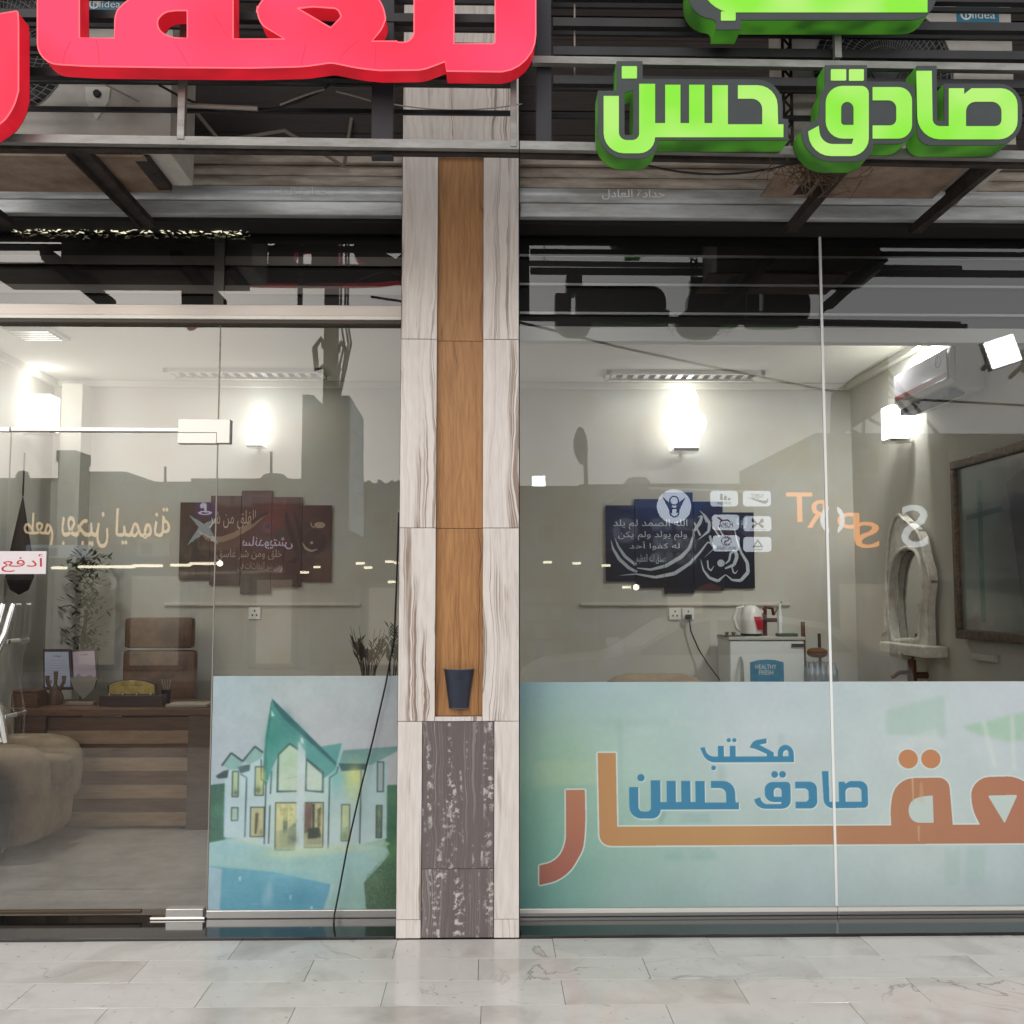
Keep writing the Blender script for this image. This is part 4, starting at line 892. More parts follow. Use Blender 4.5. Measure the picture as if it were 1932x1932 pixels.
# ================================================================ INSIDE THE OFFICE
def sconce(label,x,y,z,nx,ny,sc=1.0,pw=9):
    """opal glass blocks on a chrome arm; (nx,ny) points into the room"""
    t=thing('wall_light',label,'wall light',(x,y,z)); c=Vector((x+nx*.1*sc,y+ny*.1*sc,z))
    s=.062*sc
    M().box(c.x-s,c.x+s,c.y-s,c.y+s,z-.09*sc,z+.1*sc,bev=.012).put('lamp_shade',lampm,t,True)
    M().box(c.x-s*.95,c.x+s*.95,c.y-s*.95,c.y+s*.95,z-.108*sc,z-.092*sc,bev=.002).put('lamp_base',chrome,t)
    M().tube([(x+nx*.004,y+ny*.004,z-.1*sc),tuple(c-Vector((0,0,.1*sc)))],.012,8).put('arm',chrome,t)
    if sc>1.5:
        for dx in (-.09,.09): M().lathe([(.0,z-.05),(.06,z-.02),(.085,z+.05),(.07,z+.11),(.0,z+.15)],(c.x+dx,c.y,0),18).put('globe',lampm,t,True)
        M().lathe([(.0,z+.1),(.09,z+.14),(.115,z+.24),(.08,z+.32),(.0,z+.35)],(c.x,c.y,0),20).put('globe',lampm,t,True)
    L_=bpy.data.lights.new('bulb','POINT'); L_.energy=pw; L_.color=(.96,1,.97); L_.shadow_soft_size=.05
    lo=bpy.data.objects.new('bulb',L_); COL.objects.link(lo); lo.location=(x+nx*.12,y+ny*.12,z+.2*sc); lo.parent=t; lo.matrix_parent_inverse=Matrix.Translation(-t.location)
p=P(490,822,YB); sconce('small glowing wall light left of the pillar, above the brown plaque',p.x,YB,p.z,0,-1,1.05,.5)
p=P(1283,818,YB); t=None
for dx in (-.1,.1):
    pass
sconce('large glowing wall light above the blue plaque',p.x,YB,p.z,0,-1,1.6,1.3)
p=PX(1722,800,XW1); sconce('glowing wall light between the inner air conditioner and the ornate mirror',XW1,p.y,p.z,-1,0,1.15,.6)
p=PX(46,782,XW0); sconce('glowing wall light at the left edge above the door rail',XW0,p.y,p.z,1,0,1.35,.8)
# ceiling slots
for (xa,xb,lab) in ((P(330,700,3.0).x,P(618,700,3.0).x,'long louvred ceiling slot left of the pillar'),(P(1138,700,3.0).x,P(1425,700,3.0).x,'long louvred ceiling slot right of the pillar')):
    t=thing('ceiling_grille',lab,'ceiling grille',((xa+xb)/2,2.9,ZC)); y0,y1=2.72,2.98
    for q in ((xa,xb,y0,y0+.03),(xa,xb,y1-.03,y1),(xa,xa+.03,y0,y1),(xb-.03,xb,y0,y1)): M().box(q[0],q[1],q[2],q[3],ZC-.03,ZC-.001).put('frame',ceilm,t)
    M().box(xa+.03,xb-.03,y0+.03,y1-.03,ZC-.006,ZC-.001).put('recess',acd,t)
    for k in range(14):
        x=xa+.05+(xb-xa-.1)*k/13; M().box(x-.006,x+.03,y0+.03,y1-.03,ZC-.022,ZC-.01).put('louvre',mat('louvre_silver',lin(220,222,214),.2,.8),t)
def area(t,x,y,z,sx,sy,pw):  # fill lights added under the grilles and vents to brighten the room evenly
    L_=bpy.data.lights.new('room_fill','AREA'); L_.shape='RECTANGLE'; L_.size=sx; L_.size_y=sy; L_.energy=pw; L_.color=(.97,1,.96)
    lo=bpy.data.objects.new('room_fill',L_); COL.objects.link(lo); lo.location=(x,y,z); lo.parent=t; lo.matrix_parent_inverse=Matrix.Translation(-t.location)
for t_ in [o for o in S.objects if o.name.startswith('ceiling_grille')]: area(t_,t_.location.x,2.85,ZC-.045,1.0,.16,2.5)
for i,(px,py,lab) in enumerate(((1700,638,'square ceiling vent in front of the inner air conditioner'),(70,628,'square ceiling vent at the left edge'))):
    p=PZ(px,py,ZC); t=thing('ceiling_vent',lab,'ceiling vent',(p.x,p.y,ZC))
    M().box(p.x-.15,p.x+.15,p.y-.15,p.y+.15,ZC-.014,ZC-.001,bev=.003).put('frame',mat('vent_grey',lin(150,150,144),.5),t)
    area(t,p.x,p.y,ZC-.04,.24,.24,(30,15)[i])
    for k in range(5): M().box(p.x-.12,p.x+.12,p.y-.12+.05*k,p.y-.1+.05*k,ZC-.024,ZC-.0145).put('slat',MAT['louvre_silver'],t)
# cornices, dado trunking, corner column
for q,lab in (((XW0,XW1,YB-.05,YB),'white cornice along the back wall'),((XW0,XW0+.05,G+.2,YB-.05),'white cornice along the left wall'),((XW1-.05,XW1,G+.2,YB-.05),'white cornice along the right wall')):
    struct(M().box(q[0],q[1],q[2],q[3],ZC-.05,ZC-.001,bev=.008).put('cornice',ceilm))
a,b=P(111,900,YB-.2).x,P(150,900,YB-.2).x; struct(M().box(a,b,YB-.2,YB,0,ZC-.06).put('wall_column',wallm))
for xa,xb,lab in ((P(310,1140,YB).x,P(680,1140,YB).x,'white cable trunking under the brown plaque'),(P(1095,1140,YB).x,P(1490,1140,YB).x,'white cable trunking under the blue plaque')):
    z=P(500,1143,YB).z; tag(M().box(xa,xb,YB-.02,YB-.001,z+.0,z+.022,bev=.004).put('cable_trunking',mat('trunk_white',lin(206,200,188),.5)),lab,'trunking')
def socket(px,py,lab,plug=False):
    p=P(px,py,YB); t=thing('wall_socket',lab,'socket',(p.x,YB,p.z)); s=.045
    M().box(p.x-s,p.x+s,YB-.014,YB-.001,p.z-s,p.z+s,bev=.004).put('plate',mat('socket_white',lin(232,230,224),.35),t)
    for dx,dz in ((0,.018),(-.016,-.014),(.016,-.014)): M().box(p.x+dx-.005,p.x+dx+.005,YB-.0155,YB-.0142,p.z+dz-.007,p.z+dz+.007).put('slot',blk,t)
    return p,t
socket(481,1157,'single white wall socket under the brown plaque'); socket(1273,1158,'white wall socket with nothing plugged in, left of the pair')
p,t=socket(1298,1158,'white wall socket with a plug in it, right of the pair')
M().box(p.x-.025,p.x+.02,YB-.055,YB-.016,p.z-.04,p.z-.005,bev=.006).put('plug',blk,t)
c1=P(1300,1165,YB-.04); tag(M().tube([c1,P(1303,1190,YB-.04),P(1318,1225,YB-.05),P(1335,1252,YB-.07),P(1356,1280,YB-.1),P(1372,1310,YB-.1)],.005,6).put('power_cord',cable,None,True),'black cord drooping from the wall socket towards the fridge','cord')
# ---- plaques
def plaque(name,label,xs,tops,bots,f,pic,W,Hh,mname):
    """five upright boards sharing one picture"""
    m_=pic.mat(mname,.35,coat=.3); X0,Z0=f(xs[0],0)[0],0
    cs=[P(*f(x,600),YB-.02).x for x in xs]; t=thing(name,label,'plaque',((cs[0]+cs[-1])/2,YB-.02,P(*f(900,600),YB).z))
    ymin,ymax=min(tops),max(bots)
    for i in range(5):
        z1,z0=P(*f((xs[i]+xs[i+1])/2,tops[i]),YB-.02).z,P(*f((xs[i]+xs[i+1])/2,bots[i]),YB-.02).z
        u0,u1=(xs[i]-xs[0])/(xs[-1]-xs[0]),(xs[i+1]-xs[0])/(xs[-1]-xs[0]); v0,v1=1-(bots[i]-ymin)/(ymax-ymin),1-(tops[i]-ymin)/(ymax-ymin)
        d=.018+.003*(i%2); sheet('board',[(cs[i]+.0015,YB-d,z0),(cs[i+1]-.0015,YB-d,z0),(cs[i+1]-.0015,YB-d,z1),(cs[i]+.0015,YB-d,z1)],m_,t,.012,(u0,v0,u1,v1))
    return t
CB=crop(1120,900,4.83); CR=crop(320,900,5.367)
# blue one
W,Hh=1380,940; bx,by=183,200
pc=Pic(W,Hh,.8).grad([(400,0,(18,56,120)),(700,0,(20,62,128)),(0,150,(14,30,76)),(1300,150,(12,20,60)),(300,500,(10,18,56)),(800,500,(8,12,44)),(1300,700,(8,10,34)),(500,900,(10,8,20)),(0,800,(8,12,40))])
B=lambda pts:[(x-bx,y-by) for x,y in pts]; SV=(186,195,202)
pc.text('الله الصمد لم يلد',255-bx,450-by,945-bx,545-by,(205,212,220),off=.012); pc.text('ولم يولد ولم يكن',300-bx,560-by,940-bx,645-by,(205,212,220),off=.012); pc.text('له كفوا أحد',405-bx,655-by,870-bx,735-by,(205,212,220),off=.012)
pc.text('صدق الله العظيم',465-bx,770-by,735-bx,880-by,SV,off=.012)
pc.line(B([(232,640),(250,720),(310,820),(400,900),(470,935)]),[3,22,32,30,22],SV); pc.line(B([(268,620),(300,700),(360,790),(460,870)]),[4,22,30,26],SV)
pc.line(B([(470,900),(600,915),(740,880),(880,800),(960,720),(1000,600),(1000,540)]),[8,22,32,36,30,18,8],SV)
pc.line(B([(310,968),(460,955),(640,985),(820,950),(960,860),(1060,750),(1130,660),(1210,700),(1100,800)]),[3,14,26,36,28,20,12,8,3],SV)
pc.line(B([(1060,820),(1085,920),(1140,990),(1220,1020),(1290,960)]),[4,16,26,28,6],SV); pc.line(B([(1290,960),(1350,1010),(1430,1015),(1500,940),(1495,850),(1440,760),(1400,640),(1380,540)]),[6,18,30,34,30,22,14,6],SV)
pc.poly(B(circ(1250,855,34)),SV); pc.line(B([(1285,905),(1370,870),(1400,790),(1380,740),(1340,760),(1325,830),(1290,860)]),[14,30,36,28,22,20,10],SV); pc.poly(B(circ(1360,790,16)),(8,12,44))
pc.line(B([(1125,830),(1130,900),(1155,925),(1185,880)]),[14,16,14,4],SV); pc.line(B([(1350,890),(1362,940),(1380,950),(1405,920)]),[12,14,12,4],SV)
pc.line(B([(1000,560),(1060,480),(1080,420),(1040,430)]),[26,34,20,4],SV); pc.line(B([(1060,370),(1110,420),(1150,490),(1140,560),(1040,640)]),[4,20,30,26,4],SV); pc.line(B([(1090,400),(1120,480)]),10,SV); pc.line(B([(1005,480),(1060,600)]),[14,20],SV)
pc.line(B([(1150,600),(1170,680),(1200,720)]),[20,30,18],SV); pc.line(B([(1180,520),(1240,610)]),[8,22],SV); pc.line(B([(1230,520),(1275,600)]),[8,18],SV); pc.text('قل هو الله',1400-bx,410-by,1500-bx,530-by,SV)
pc.poly(B([(1040,1070),(1150,1035),(1250,1080),(1250,1105),(1000,1100)]),(120,60,50),.6)
plaque('wall_plaque','stepped dark blue five board plaque with silver Arabic calligraphy',[183,452,722,995,1270,1557],[320,262,200,285,385],[1022,1080,1140,1103,1085],CB,pc,W,Hh,'blue_plaque_print')
# brown one
W,Hh=1560,1060; bx,by=125,205
pc=Pic(W,Hh,.7).grad([(0,100,(74,44,34)),(400,100,(88,52,42)),(700,150,(84,34,28)),(900,300,(112,42,34)),(1500,150,(74,28,20)),(0,600,(60,46,40)),(500,400,(86,48,38)),(800,600,(84,40,32)),(1300,600,(76,36,28)),(1500,800,(100,70,52)),(0,900,(96,82,72)),(700,1000,(100,92,84)),(1200,900,(72,34,22))])
RB=lambda pts:[(x-bx,y-by) for x,y in pts]; TN=(176,150,128); DK=(58,16,14)
pc.text('الفلق من شر',430-bx,405-by,905-bx,600-by,(190,166,146),off=.012)
pc.line(RB([(1030,430),(960,470),(860,560),(700,660),(560,710),(420,700),(320,620)]),[26,50,60,56,60,50,6],(150,120,98)); pc.line(RB([(1030,430),(930,480),(860,545)]),[30,44,30],(70,20,18))
pc.text('خلق ومن شر غاسق',510-bx,810-by,1180-bx,920-by,(176,156,138),off=.012); pc.text('ومن شر النفاثات في',730-bx,940-by,1185-bx,1050-by,(176,156,138),off=.012)
pc.line(RB([(1215,430),(1240,560),(1290,700),(1350,860),(1330,930),(1240,940)]),[30,50,50,50,60,10],DK); pc.line(RB([(1300,430),(1350,580),(1390,760),(1420,880)]),[16,36,50,40],DK); pc.line(RB([(1215,790),(1190,880),(1200,950)]),[4,30,10],DK)
pc.poly(RB(circ(1515,735,118,24,130)),(60,20,16)); pc.line(RB([(1385,740),(1420,800),(1480,828),(1545,808)]),[6,26,24,6],TN); pc.poly(RB(circ(1482,742,16)),TN); pc.poly(RB(circ(1563,560,58,20,32)),TN); pc.poly(RB(circ(1450,560,52,20,32)),(70,34,28)); pc.line(RB([(1470,535),(1480,575),(1510,585)]),12,TN)
pc.poly(RB(circ(1022,572,28)),DK); pc.line(RB([(920,680),(910,590),(960,580)]),18,(70,60,54)); pc.poly(RB(circ(1165,650,75,16,50)),(72,46,40)); pc.line(RB([(960,620),(1050,660),(940,680)]),16,(80,44,36))
pc.noise(6,80,5); pc.noise(3,12,6)
plaque('wall_plaque','stepped brown red five board plaque with pale Arabic calligraphy',[125,440,755,1070,1380,1685],[325,258,205,272,355],[1118,1170,1262,1195,1142],CR,pc,W,Hh,'brown_plaque_print')
# ---- desk and what stands on it
yd0,yd1=2.12,2.72; dxa,dxb=P(28,1400,yd0).x,P(404,1400,yd0).x; zd=P(200,1336,yd0).z
desk=thing('desk','long brown wooden desk with alternating pale and dark front boards','desk',((dxa+dxb)/2,2.4,0))
M().box(dxa-.02,dxb+.02,yd0-.04,yd1,zd-.045,zd,bev=.004).put('desktop',wood,desk)
xl=P(356,1400,yd0).x
M().box(xl,dxb,yd0-.02,yd1-.03,.008,zd-.046,bev=.003).put('leg',mat('desk_side',lin(112,92,74),.45,noise=lin(96,76,60),ns=6,scale=(1,1,8)),desk); M().box(dxa,dxa+.2,yd0-.02,yd1-.03,.008,zd-.046,bev=.003).put('leg',wood,desk)
bands=[C1(0,0)[1]]*0+[(1200+v/2.477)/1.01346 for v in (424,487,551,615,681,746,811,876,942)]
for k in range(8):
    z1_,z0_=P(250,bands[k],yd0).z,P(250,bands[k+1],yd0).z; pale=k%2
    M().box(dxa+.2,xl,yd0+(.0 if pale else .014),yd0+.03,z0_+.001,z1_-.001,bev=.002).put('front_board',woodl if pale else wood,desk)
def on(px,py,y): return P(px,py,y)
# certificates
def cert(name,label,quadpx,y,c,cc2):
    pc=Pic(100,150,2).grad([(0,0,c),(100,150,cc2)])
    pc.text('شهادة',35,10,70,24,(70,70,90))
    for k in range(8): pc.poly([(12,36+k*11),(88,36+k*11),(88,38+k*11),(12,38+k*11)],(140,140,160),.6)
    pc.poly(circ(22,128,8),(90,90,120),.7)
    q=[P(a,b,y) for a,b in quadpx]; q[2].y+=.05; q[3].y+=.05
    t=thing(name,label,'certificate',tuple(q[0]))
    ctr=sum(q,Vector())/4; big=[ctr+(v-ctr)*1.16 for v in q]
    sheet('frame',[v+Vector((0,.006,0)) for v in big],mat('frame_dark',lin(66,52,60),.4),t,.012); sheet('print',q,pc.mat(name+'_print_%d'%int(c[0]),.3),t); return t
cert('framed_certificate','pale blue certificate in a dark double frame, left of the two on the desk',[CL(395,890),CL(620,890),CL(575,585),CL(365,585)],2.5,(186,194,212),(170,178,200))
cert('framed_certificate','pinkish certificate in a dark double frame, right of the two on the desk',[CL(650,830),CL(845,800),CL(805,575),CL(612,585)],2.52,(184,166,178),(176,158,168))
# trophy shield
sh=[CL(620,810),CL(690,790),CL(740,802),CL(790,785),CL(855,820),CL(830,910),CL(740,1000),CL(660,915)]; ys=2.3; s3=[(lambda q:(q.x,q.z))(P(a,b,ys)) for a,b in sh]
t=thing('shield_trophy','clear glass shield trophy in front of the certificates','trophy',(s3[5][0],ys,zd))
M().prism(s3,'y',ys-.012,ys+.012).put('shield',mat('trophy_glass',lin(150,150,145),.1,.3,coat=.5),t)
bx0,bx1=P(*CL(600,1000),ys).x,P(*CL(840,1000),ys).x; M().box(bx0,bx1,ys-.035,ys+.035,zd+.001,zd+.026,bev=.004).put('base',mat('trophy_base',lin(150,138,124),.3,.3),t)
# small ornament in front of first certificate
oc=P(*CL(487,900),2.35); t=thing('desk_ornament','small dark pronged ornament before the pale blue certificate','ornament',(oc.x,2.35,zd))
M().lathe([(.05,zd+.001),(.055,zd+.05),(.03,zd+.1),(.012,zd+.13)],(oc.x,2.35,0),14).put('body',chairm,t,True)
for dx in (-.055,0,.055): M().tube([(oc.x+dx*.5,2.35,zd+.09),(oc.x+dx,2.35,zd+.15),(oc.x+dx,2.35,zd+.19+(.03 if dx==0 else 0))],[.012,.012,.016],8).put('prong',chairm,t,True)
# name plate
npx=[CL(945,965),CL(945,870),CL(1010,840),CL(1160,820),CL(1300,838),CL(1375,868),CL(1380,965)]; yn=2.25; n3=[(lambda q:(q.x,q.z))(P(a,b,yn)) for a,b in npx]
t=thing('name_plate','arched gold name plate with dark rim and base on the desk','name plate',(n3[0][0],yn,zd))
M().prism(n3,'y',yn,yn+.02).put('rim',blk,t); cx=sum(a for a,b in n3)/7; cz=sum(b for a,b in n3)/7
M().prism([(cx+(a-cx)*.92,cz+(b-cz)*.86) for a,b in n3],'y',yn-.004,yn-.0005).put('plate',mat('gold_plate',lin(186,164,98),.35,.4,noise=lin(150,128,70),ns=25),t)
textmesh('lettering','مكتب العقار',(n3[0][0]+.07,yn-.0045,n3[0][1]+.05),(.16,0,0),(0,0,.055),mat('gold_dark',lin(120,98,50),.5),t,(0,-1,0))
M().box(n3[0][0]-.04,n3[-1][0]+.05,yn-.04,yn+.06,zd+.001,n3[0][1]+.004,bev=.004).put('base',mat('dark_red_wood',lin(52,28,26),.35),t)
for k in range(4): M().lathe([(.008,n3[0][1]+.005),(.009,n3[0][1]+.016),(.003,n3[0][1]+.02)],(n3[0][0]+.02+k*.09,yn-.025,0),10).put('stud',chrome,t,True)
# tissue box, papers, tray, pen cup
a,b=P(*CL(120,1045),2.2),P(*CL(355,945),2.2); t=thing('wooden_box','low brown wooden box at the left end of the desk','box',(a.x,2.2,zd)); M().box(a.x,b.x,2.16,2.32,zd+.001,b.z,bev=.005).put('body',wood,t); M().box(a.x+.005,b.x-.005,2.165,2.315,b.z+.001,b.z+.02,bev=.004).put('lid',chairm,t)
a,b=P(*CL(1480,1040),2.2),P(*CL(1840,1000),2.2); tag(M().box(a.x,b.x,2.14,2.34,zd+.001,zd+.02,bev=.003).put('paper_stack',mat('paper_grey',lin(170,160,146),.8)),'low stack of papers at the right end of the desk','papers')
pc_=P(*CL(1410,930),2.3); t=thing('pen_holder','small dark pen holder right of the name plate','pen holder',(pc_.x,2.42,zd)); M().lathe([(.03,zd+.001),(.034,zd+.09)],(pc_.x,2.42,0),12).put('cup',blk,t)
for k in range(4): M().tube([(pc_.x-.01+.008*k,2.42,zd+.06),(pc_.x-.03+.02*k,2.42,zd+.16)],.004,6).put('pen',mat('pen_silver',lin(170,165,150),.3,.5),t)
# office chair behind the desk
ych=2.86; A_=P(*CL(1110,280),ych); B_=P(*CL(1710,280),ych); zlo=.55
t=thing('office_chair','high backed brown office chair behind the desk','chair',((A_.x+B_.x)/2,ych,0))
M().box(A_.x,B_.x,ych-.04,ych+.06,A_.z-.22,A_.z,bev=.03).put('headrest',chairm,t,True); M().box(A_.x-.01,B_.x+.02,ych-.03,ych+.07,zlo,A_.z-.235,bev=.03).put('backrest',chairm,t,True)
M().box(A_.x,B_.x,ych-.05-.0,ych+.0,zlo-.1,zlo-.01,bev=.02).put('seat',chairm,t,True); M().tube([((A_.x+B_.x)/2,ych,.02),((A_.x+B_.x)/2,ych,zlo-.1)],.03,10).put('stem',blk,t)
# sofas
def armchair(label,x0,x1,y0,y1,face,hb=.82):
    t=thing('armchair' if y1-y0<1.1 else 'sofa',label,'sofa',((x0+x1)/2,(y0+y1)/2,0)); cx,cy=(x0+x1)/2,(y0+y1)/2; hx,hy=(x1-x0)/2,(y1-y0)/2
    M().blob((cx,cy,.25),(hx*.96,hy*.96,.2),20,5).put('base',sofa,t,True)
    if face=='x':   # faces +x
        M().blob((x0+.16,cy,.55),(.17,hy*.96,.3),20,4).put('backrest',sofa,t,True); 
        for yy in (y0+.13,y1-.13): M().blob((cx+.02,yy,.42),(hx*.98,.14,.22),20,3.5).put('armrest',sofa,t,True)
        n=max(1,round((y1-y0-.5)/.6))
        for k in range(n):
            w_=(y1-y0-.52)/n; M().blob((cx+.12,y0+.26+w_*(k+.5),.46),(hx*.8,w_*.49,.09),20,5).put('seat_cushion',sofa,t,True)
    else:           # faces -y
        M().blob((cx,y1-.14,.58),(hx*.97,.15,hb-.58),22,4).put('backrest',sofa,t,True)
        for xx in (x0+.12,x1-.12): M().blob((xx,cy,.4),(.13,hy*.97,.22),20,3.5).put('armrest',sofa,t,True)
        n=max(1,round((x1-x0-.5)/.6))
        for k in range(n):
            w_=(x1-x0-.5)/n; M().blob((x0+.25+w_*(k+.5),cy-.08,.46),(w_*.49,hy*.75,.09),20,5).put('seat_cushion',sofa,t,True)
    return t
armchair('plump tan armchair in front of the desk, its back to the left wall',XW0+.03,-2.58,1.32,2.06,'x')
armchair('plump tan armchair with a dark side nearest the glass door',XW0+.03,-2.72,.55,1.25,'x')
a,b=P(1130,1272,YB-.25),P(1348,1272,YB-.25); armchair('low tan sofa against the back wall left of the fridge',a.x,b.x,YB-.85,YB-.04,'y',a.z+.0)
a,b=P(1780,1285,2.2),P(1935,1285,2.2); armchair('low tan sofa at the right edge under the gilt picture',2.02,2.76,1.2,2.2,'y',.9)
M().blob((-2.68,.9,.3),(.03,.3,.22),16,5).put('side_cover',sofad,[o for o in S.objects if o.name.startswith('armchair.001')][0],True)
# tall artificial plant by the column
pb=P(158,1220,2.9); t=thing('potted_plant','tall thin plant with twisted stem left of the office chair','plant',(pb.x,2.9,0))
M().lathe([(.09,.008),(.13,.3),(.12,.31)],(pb.x,2.9,0),16).put('pot',mat('pot_brown',lin(80,60,48),.6),t)
st=[(pb.x+.012*sin(i*1.3),2.9,.3+.1*i) for i in range(12)]; M().tube(st,[.022-.0008*i for i in range(12)],8).put('stem',dry,t,True)
m=M(); r=random.Random(3)
for k in range(620):
    zc=r.choice([1.75,1.62,1.45,1.2]); c=Vector((pb.x+r.gauss(.01,.055),2.9+r.gauss(0,.07),zc+r.gauss(0,.06))); a=r.uniform(0,2*pi); l=r.uniform(.04,.11); d=Vector((cos(a),sin(a)*.7,r.uniform(-.5,.7))).normalized()*l; n=d.cross(Vector((0,0,1))).normalized()*.012
    m.quad(c,c+d*.5+n,c+d,c+d*.5-n)
m.put('crown',leafm,t,norm=False)
# hanging dark teardrop ornament on the left wall
xw=XW0+.06; c=PX(25,1050,xw); tp=PX(28,935,xw); bt=PX(25,1122,xw)
t=thing('wall_hanging','dark teardrop shaped hanging on a thin chain at the left edge','wall hanging',(xw,c.y,c.z))
h_=tp.z-bt.z; M().lathe([(.002,tp.z),(.02,tp.z-h_*.15),(.05,tp.z-h_*.4),(.085,tp.z-h_*.7),(.09,tp.z-h_*.82),(.06,tp.z-h_*.95),(.005,bt.z)],(xw+.05,c.y,0),18).put('drop',mat('dark_brown_felt',lin(46,32,30),.8,noise=lin(32,22,22),ns=20),t,True)
M().tube([(xw+.05,c.y,tp.z),(xw+.05,c.y,tp.z+.3)],.006,6).put('chain',blk,t)
# dried flowers low by the pillar
for (px,lab,seed,m_) in ((695,'dried reed bouquet behind the house poster',1,dry),(738,'dark fern leaves next to the pillar',2,leafm)):
    b_=P(px,1300,2.6); r=random.Random(seed); t=thing('vase_of_stems',lab,'plant',(b_.x,2.6,0)); m=M()
    for k in range(24 if seed==1 else 10):
        a=r.uniform(-1,1); top=Vector((b_.x+a*(.15 if seed==1 else .07),2.6+r.uniform(-.06,.06),r.uniform(1.08,1.3)))
        m.tube([(b_.x+a*.02,2.6,.8),(b_.x+a*.06,2.6,1.0),tuple(top)],[.003,.003,.0012],4)
        for j in range(5 if seed==1 else 9):
            q=Vector((b_.x+a*.06,2.6,1.0)).lerp(top,.3+j*.08+(.0)); s_=r.choice((-1,1)); m.quad(q,q+Vector((s_*.02,0,.025)),q+Vector((s_*.035,0,.055)),q+Vector((s_*.008,0,.03)))
    m.put('stems',m_,t,norm=False); M().lathe([(.05,.008),(.09,.3),(.07,.7),(.035,.8),(.04,.83)],(b_.x,2.6,0),16).put('vase',mat('vase_clay',lin(120,100,84),.6),t,True)
# ---- fridge and what is on it
yf=YB-.46; A_,B_=P(1377,1205,yf),P(1517,1205,yf); zf=A_.z
t=thing('fridge','white single door fridge with a blue arched sticker','fridge',((A_.x+B_.x)/2,yf+.3,0)); fw_=mat('fridge_white',lin(222,226,224),.3)
M().box(A_.x,B_.x,yf+.05,YB-.06,.03,zf-.012,bev=.008).put('body',fw_,t); M().box(A_.x,B_.x,yf,yf+.046,.06,zf-.014,bev=.012).put('door',fw_,t,True); M().box(A_.x-.008,B_.x+.008,yf-.005,YB-.06,zf-.011,zf+.012,bev=.004).put('top',mat('fridge_top',lin(196,194,186),.4),t)
hx=P(*CF(403,600),yf).x; M().tube([(hx,yf-.01,zf-.13),(hx,yf-.04,zf-.17),(hx,yf-.045,zf-.28),(hx,yf-.04,zf-.4),(hx,yf-.01,zf-.44)],[.008,.012,.014,.012,.008],8).put('handle',mat('handle_silver',lin(190,192,190),.2,.6),t,True)
a,b=P(*CF(812,492),yf),P(*CF(910,465),yf); M().box(a.x,b.x,yf-.006,yf-.001,a.z,b.z).put('badge',mat('badge_grey',lin(90,92,94),.4,.4),t)
a,b=P(*CF(482,770),yf),P(*CF(748,592),yf); sp=[(a.x,b.z-.28),(b.x,b.z-.28),(b.x,b.z-.02),((a.x*.25+b.x*.75),b.z-.004),((a.x+b.x)/2,b.z),(a.x*.75+b.x*.25,b.z-.004),(a.x,b.z-.02)]
M().prism(sp,'y',yf-.003,yf-.0008).put('sticker',mat('sticker_blue',lin(28,120,160),.35,noise=lin(50,146,180),ns=12),t)
w_=b.x-a.x; textmesh('lettering','HEALTHY',(a.x+w_*.16,yf-.0032,b.z-.068),(w_*.62,0,0),(0,0,.032),white,t,(0,-1,0),off=.01); textmesh('lettering','FRESH',(a.x+w_*.26,yf-.0032,b.z-.108),(w_*.42,0,0),(0,0,.032),white,t,(0,-1,0),off=.01)
# kettle
yk=yf+.2; kx=P(*CF(490,380),yk).x; r_=.075; zk=zf+.014
t=thing('kettle','white and red electric kettle on the fridge','kettle',(kx,yk,zk)); kz=P(*CF(490,158),yk).z; hh=kz-zk
M().lathe([(.078,zk),(.078,zk+.015)],(kx,yk,0),20).put('base',blk,t); M().lathe([(.074,zk+.016),(.082,zk+hh*.35),(.074,zk+hh*.7),(.058,zk+hh*.92),(.03,zk+hh),(.0,zk+hh+.004)],(kx,yk,0),24).put('body',mat('kettle_white',lin(226,222,216),.3),t,True)
m=M(); rows=[]
for i in range(7):
    f_=i/6; z=zk+.02+(hh-.03)*(.12+.85*f_); rr=[.084,.0845,.083,.078,.071,.064,.052][i]+.0015; row=[]
    for j in range(5): a=rad(-50+j*(12+i*3.3)-2)*1; a=-pi/2+rad(3+j*15-(i-3)*5); row.append(m.b.verts.new((kx+rr*cos(a),yk+rr*sin(a),z)))
    rows.append(row)
for i in range(6):
    for j in range(4): m.b.faces.new((rows[i][j],rows[i][j+1],rows[i+1][j+1],rows[i+1][j]))
m.put('red_panel',mat('kettle_red',lin(176,34,50),.3),t,True)
M().tube([(kx-.05,yk,zk+hh*.95),(kx-.1,yk,zk+hh*.9),(kx-.13,yk,zk+hh*.6),(kx-.11,yk,zk+hh*.25),(kx-.07,yk,zk+hh*.12)],[.012,.014,.014,.013,.01],8).put('handle',MAT['kettle_white'],t,True)
M().prism([(kx+.05,zk+hh*.9),(kx+.105,zk+hh*.82),(kx+.06,zk+hh*.66)],'y',yk-.015,yk+.015).put('spout',MAT['kettle_white'],t)
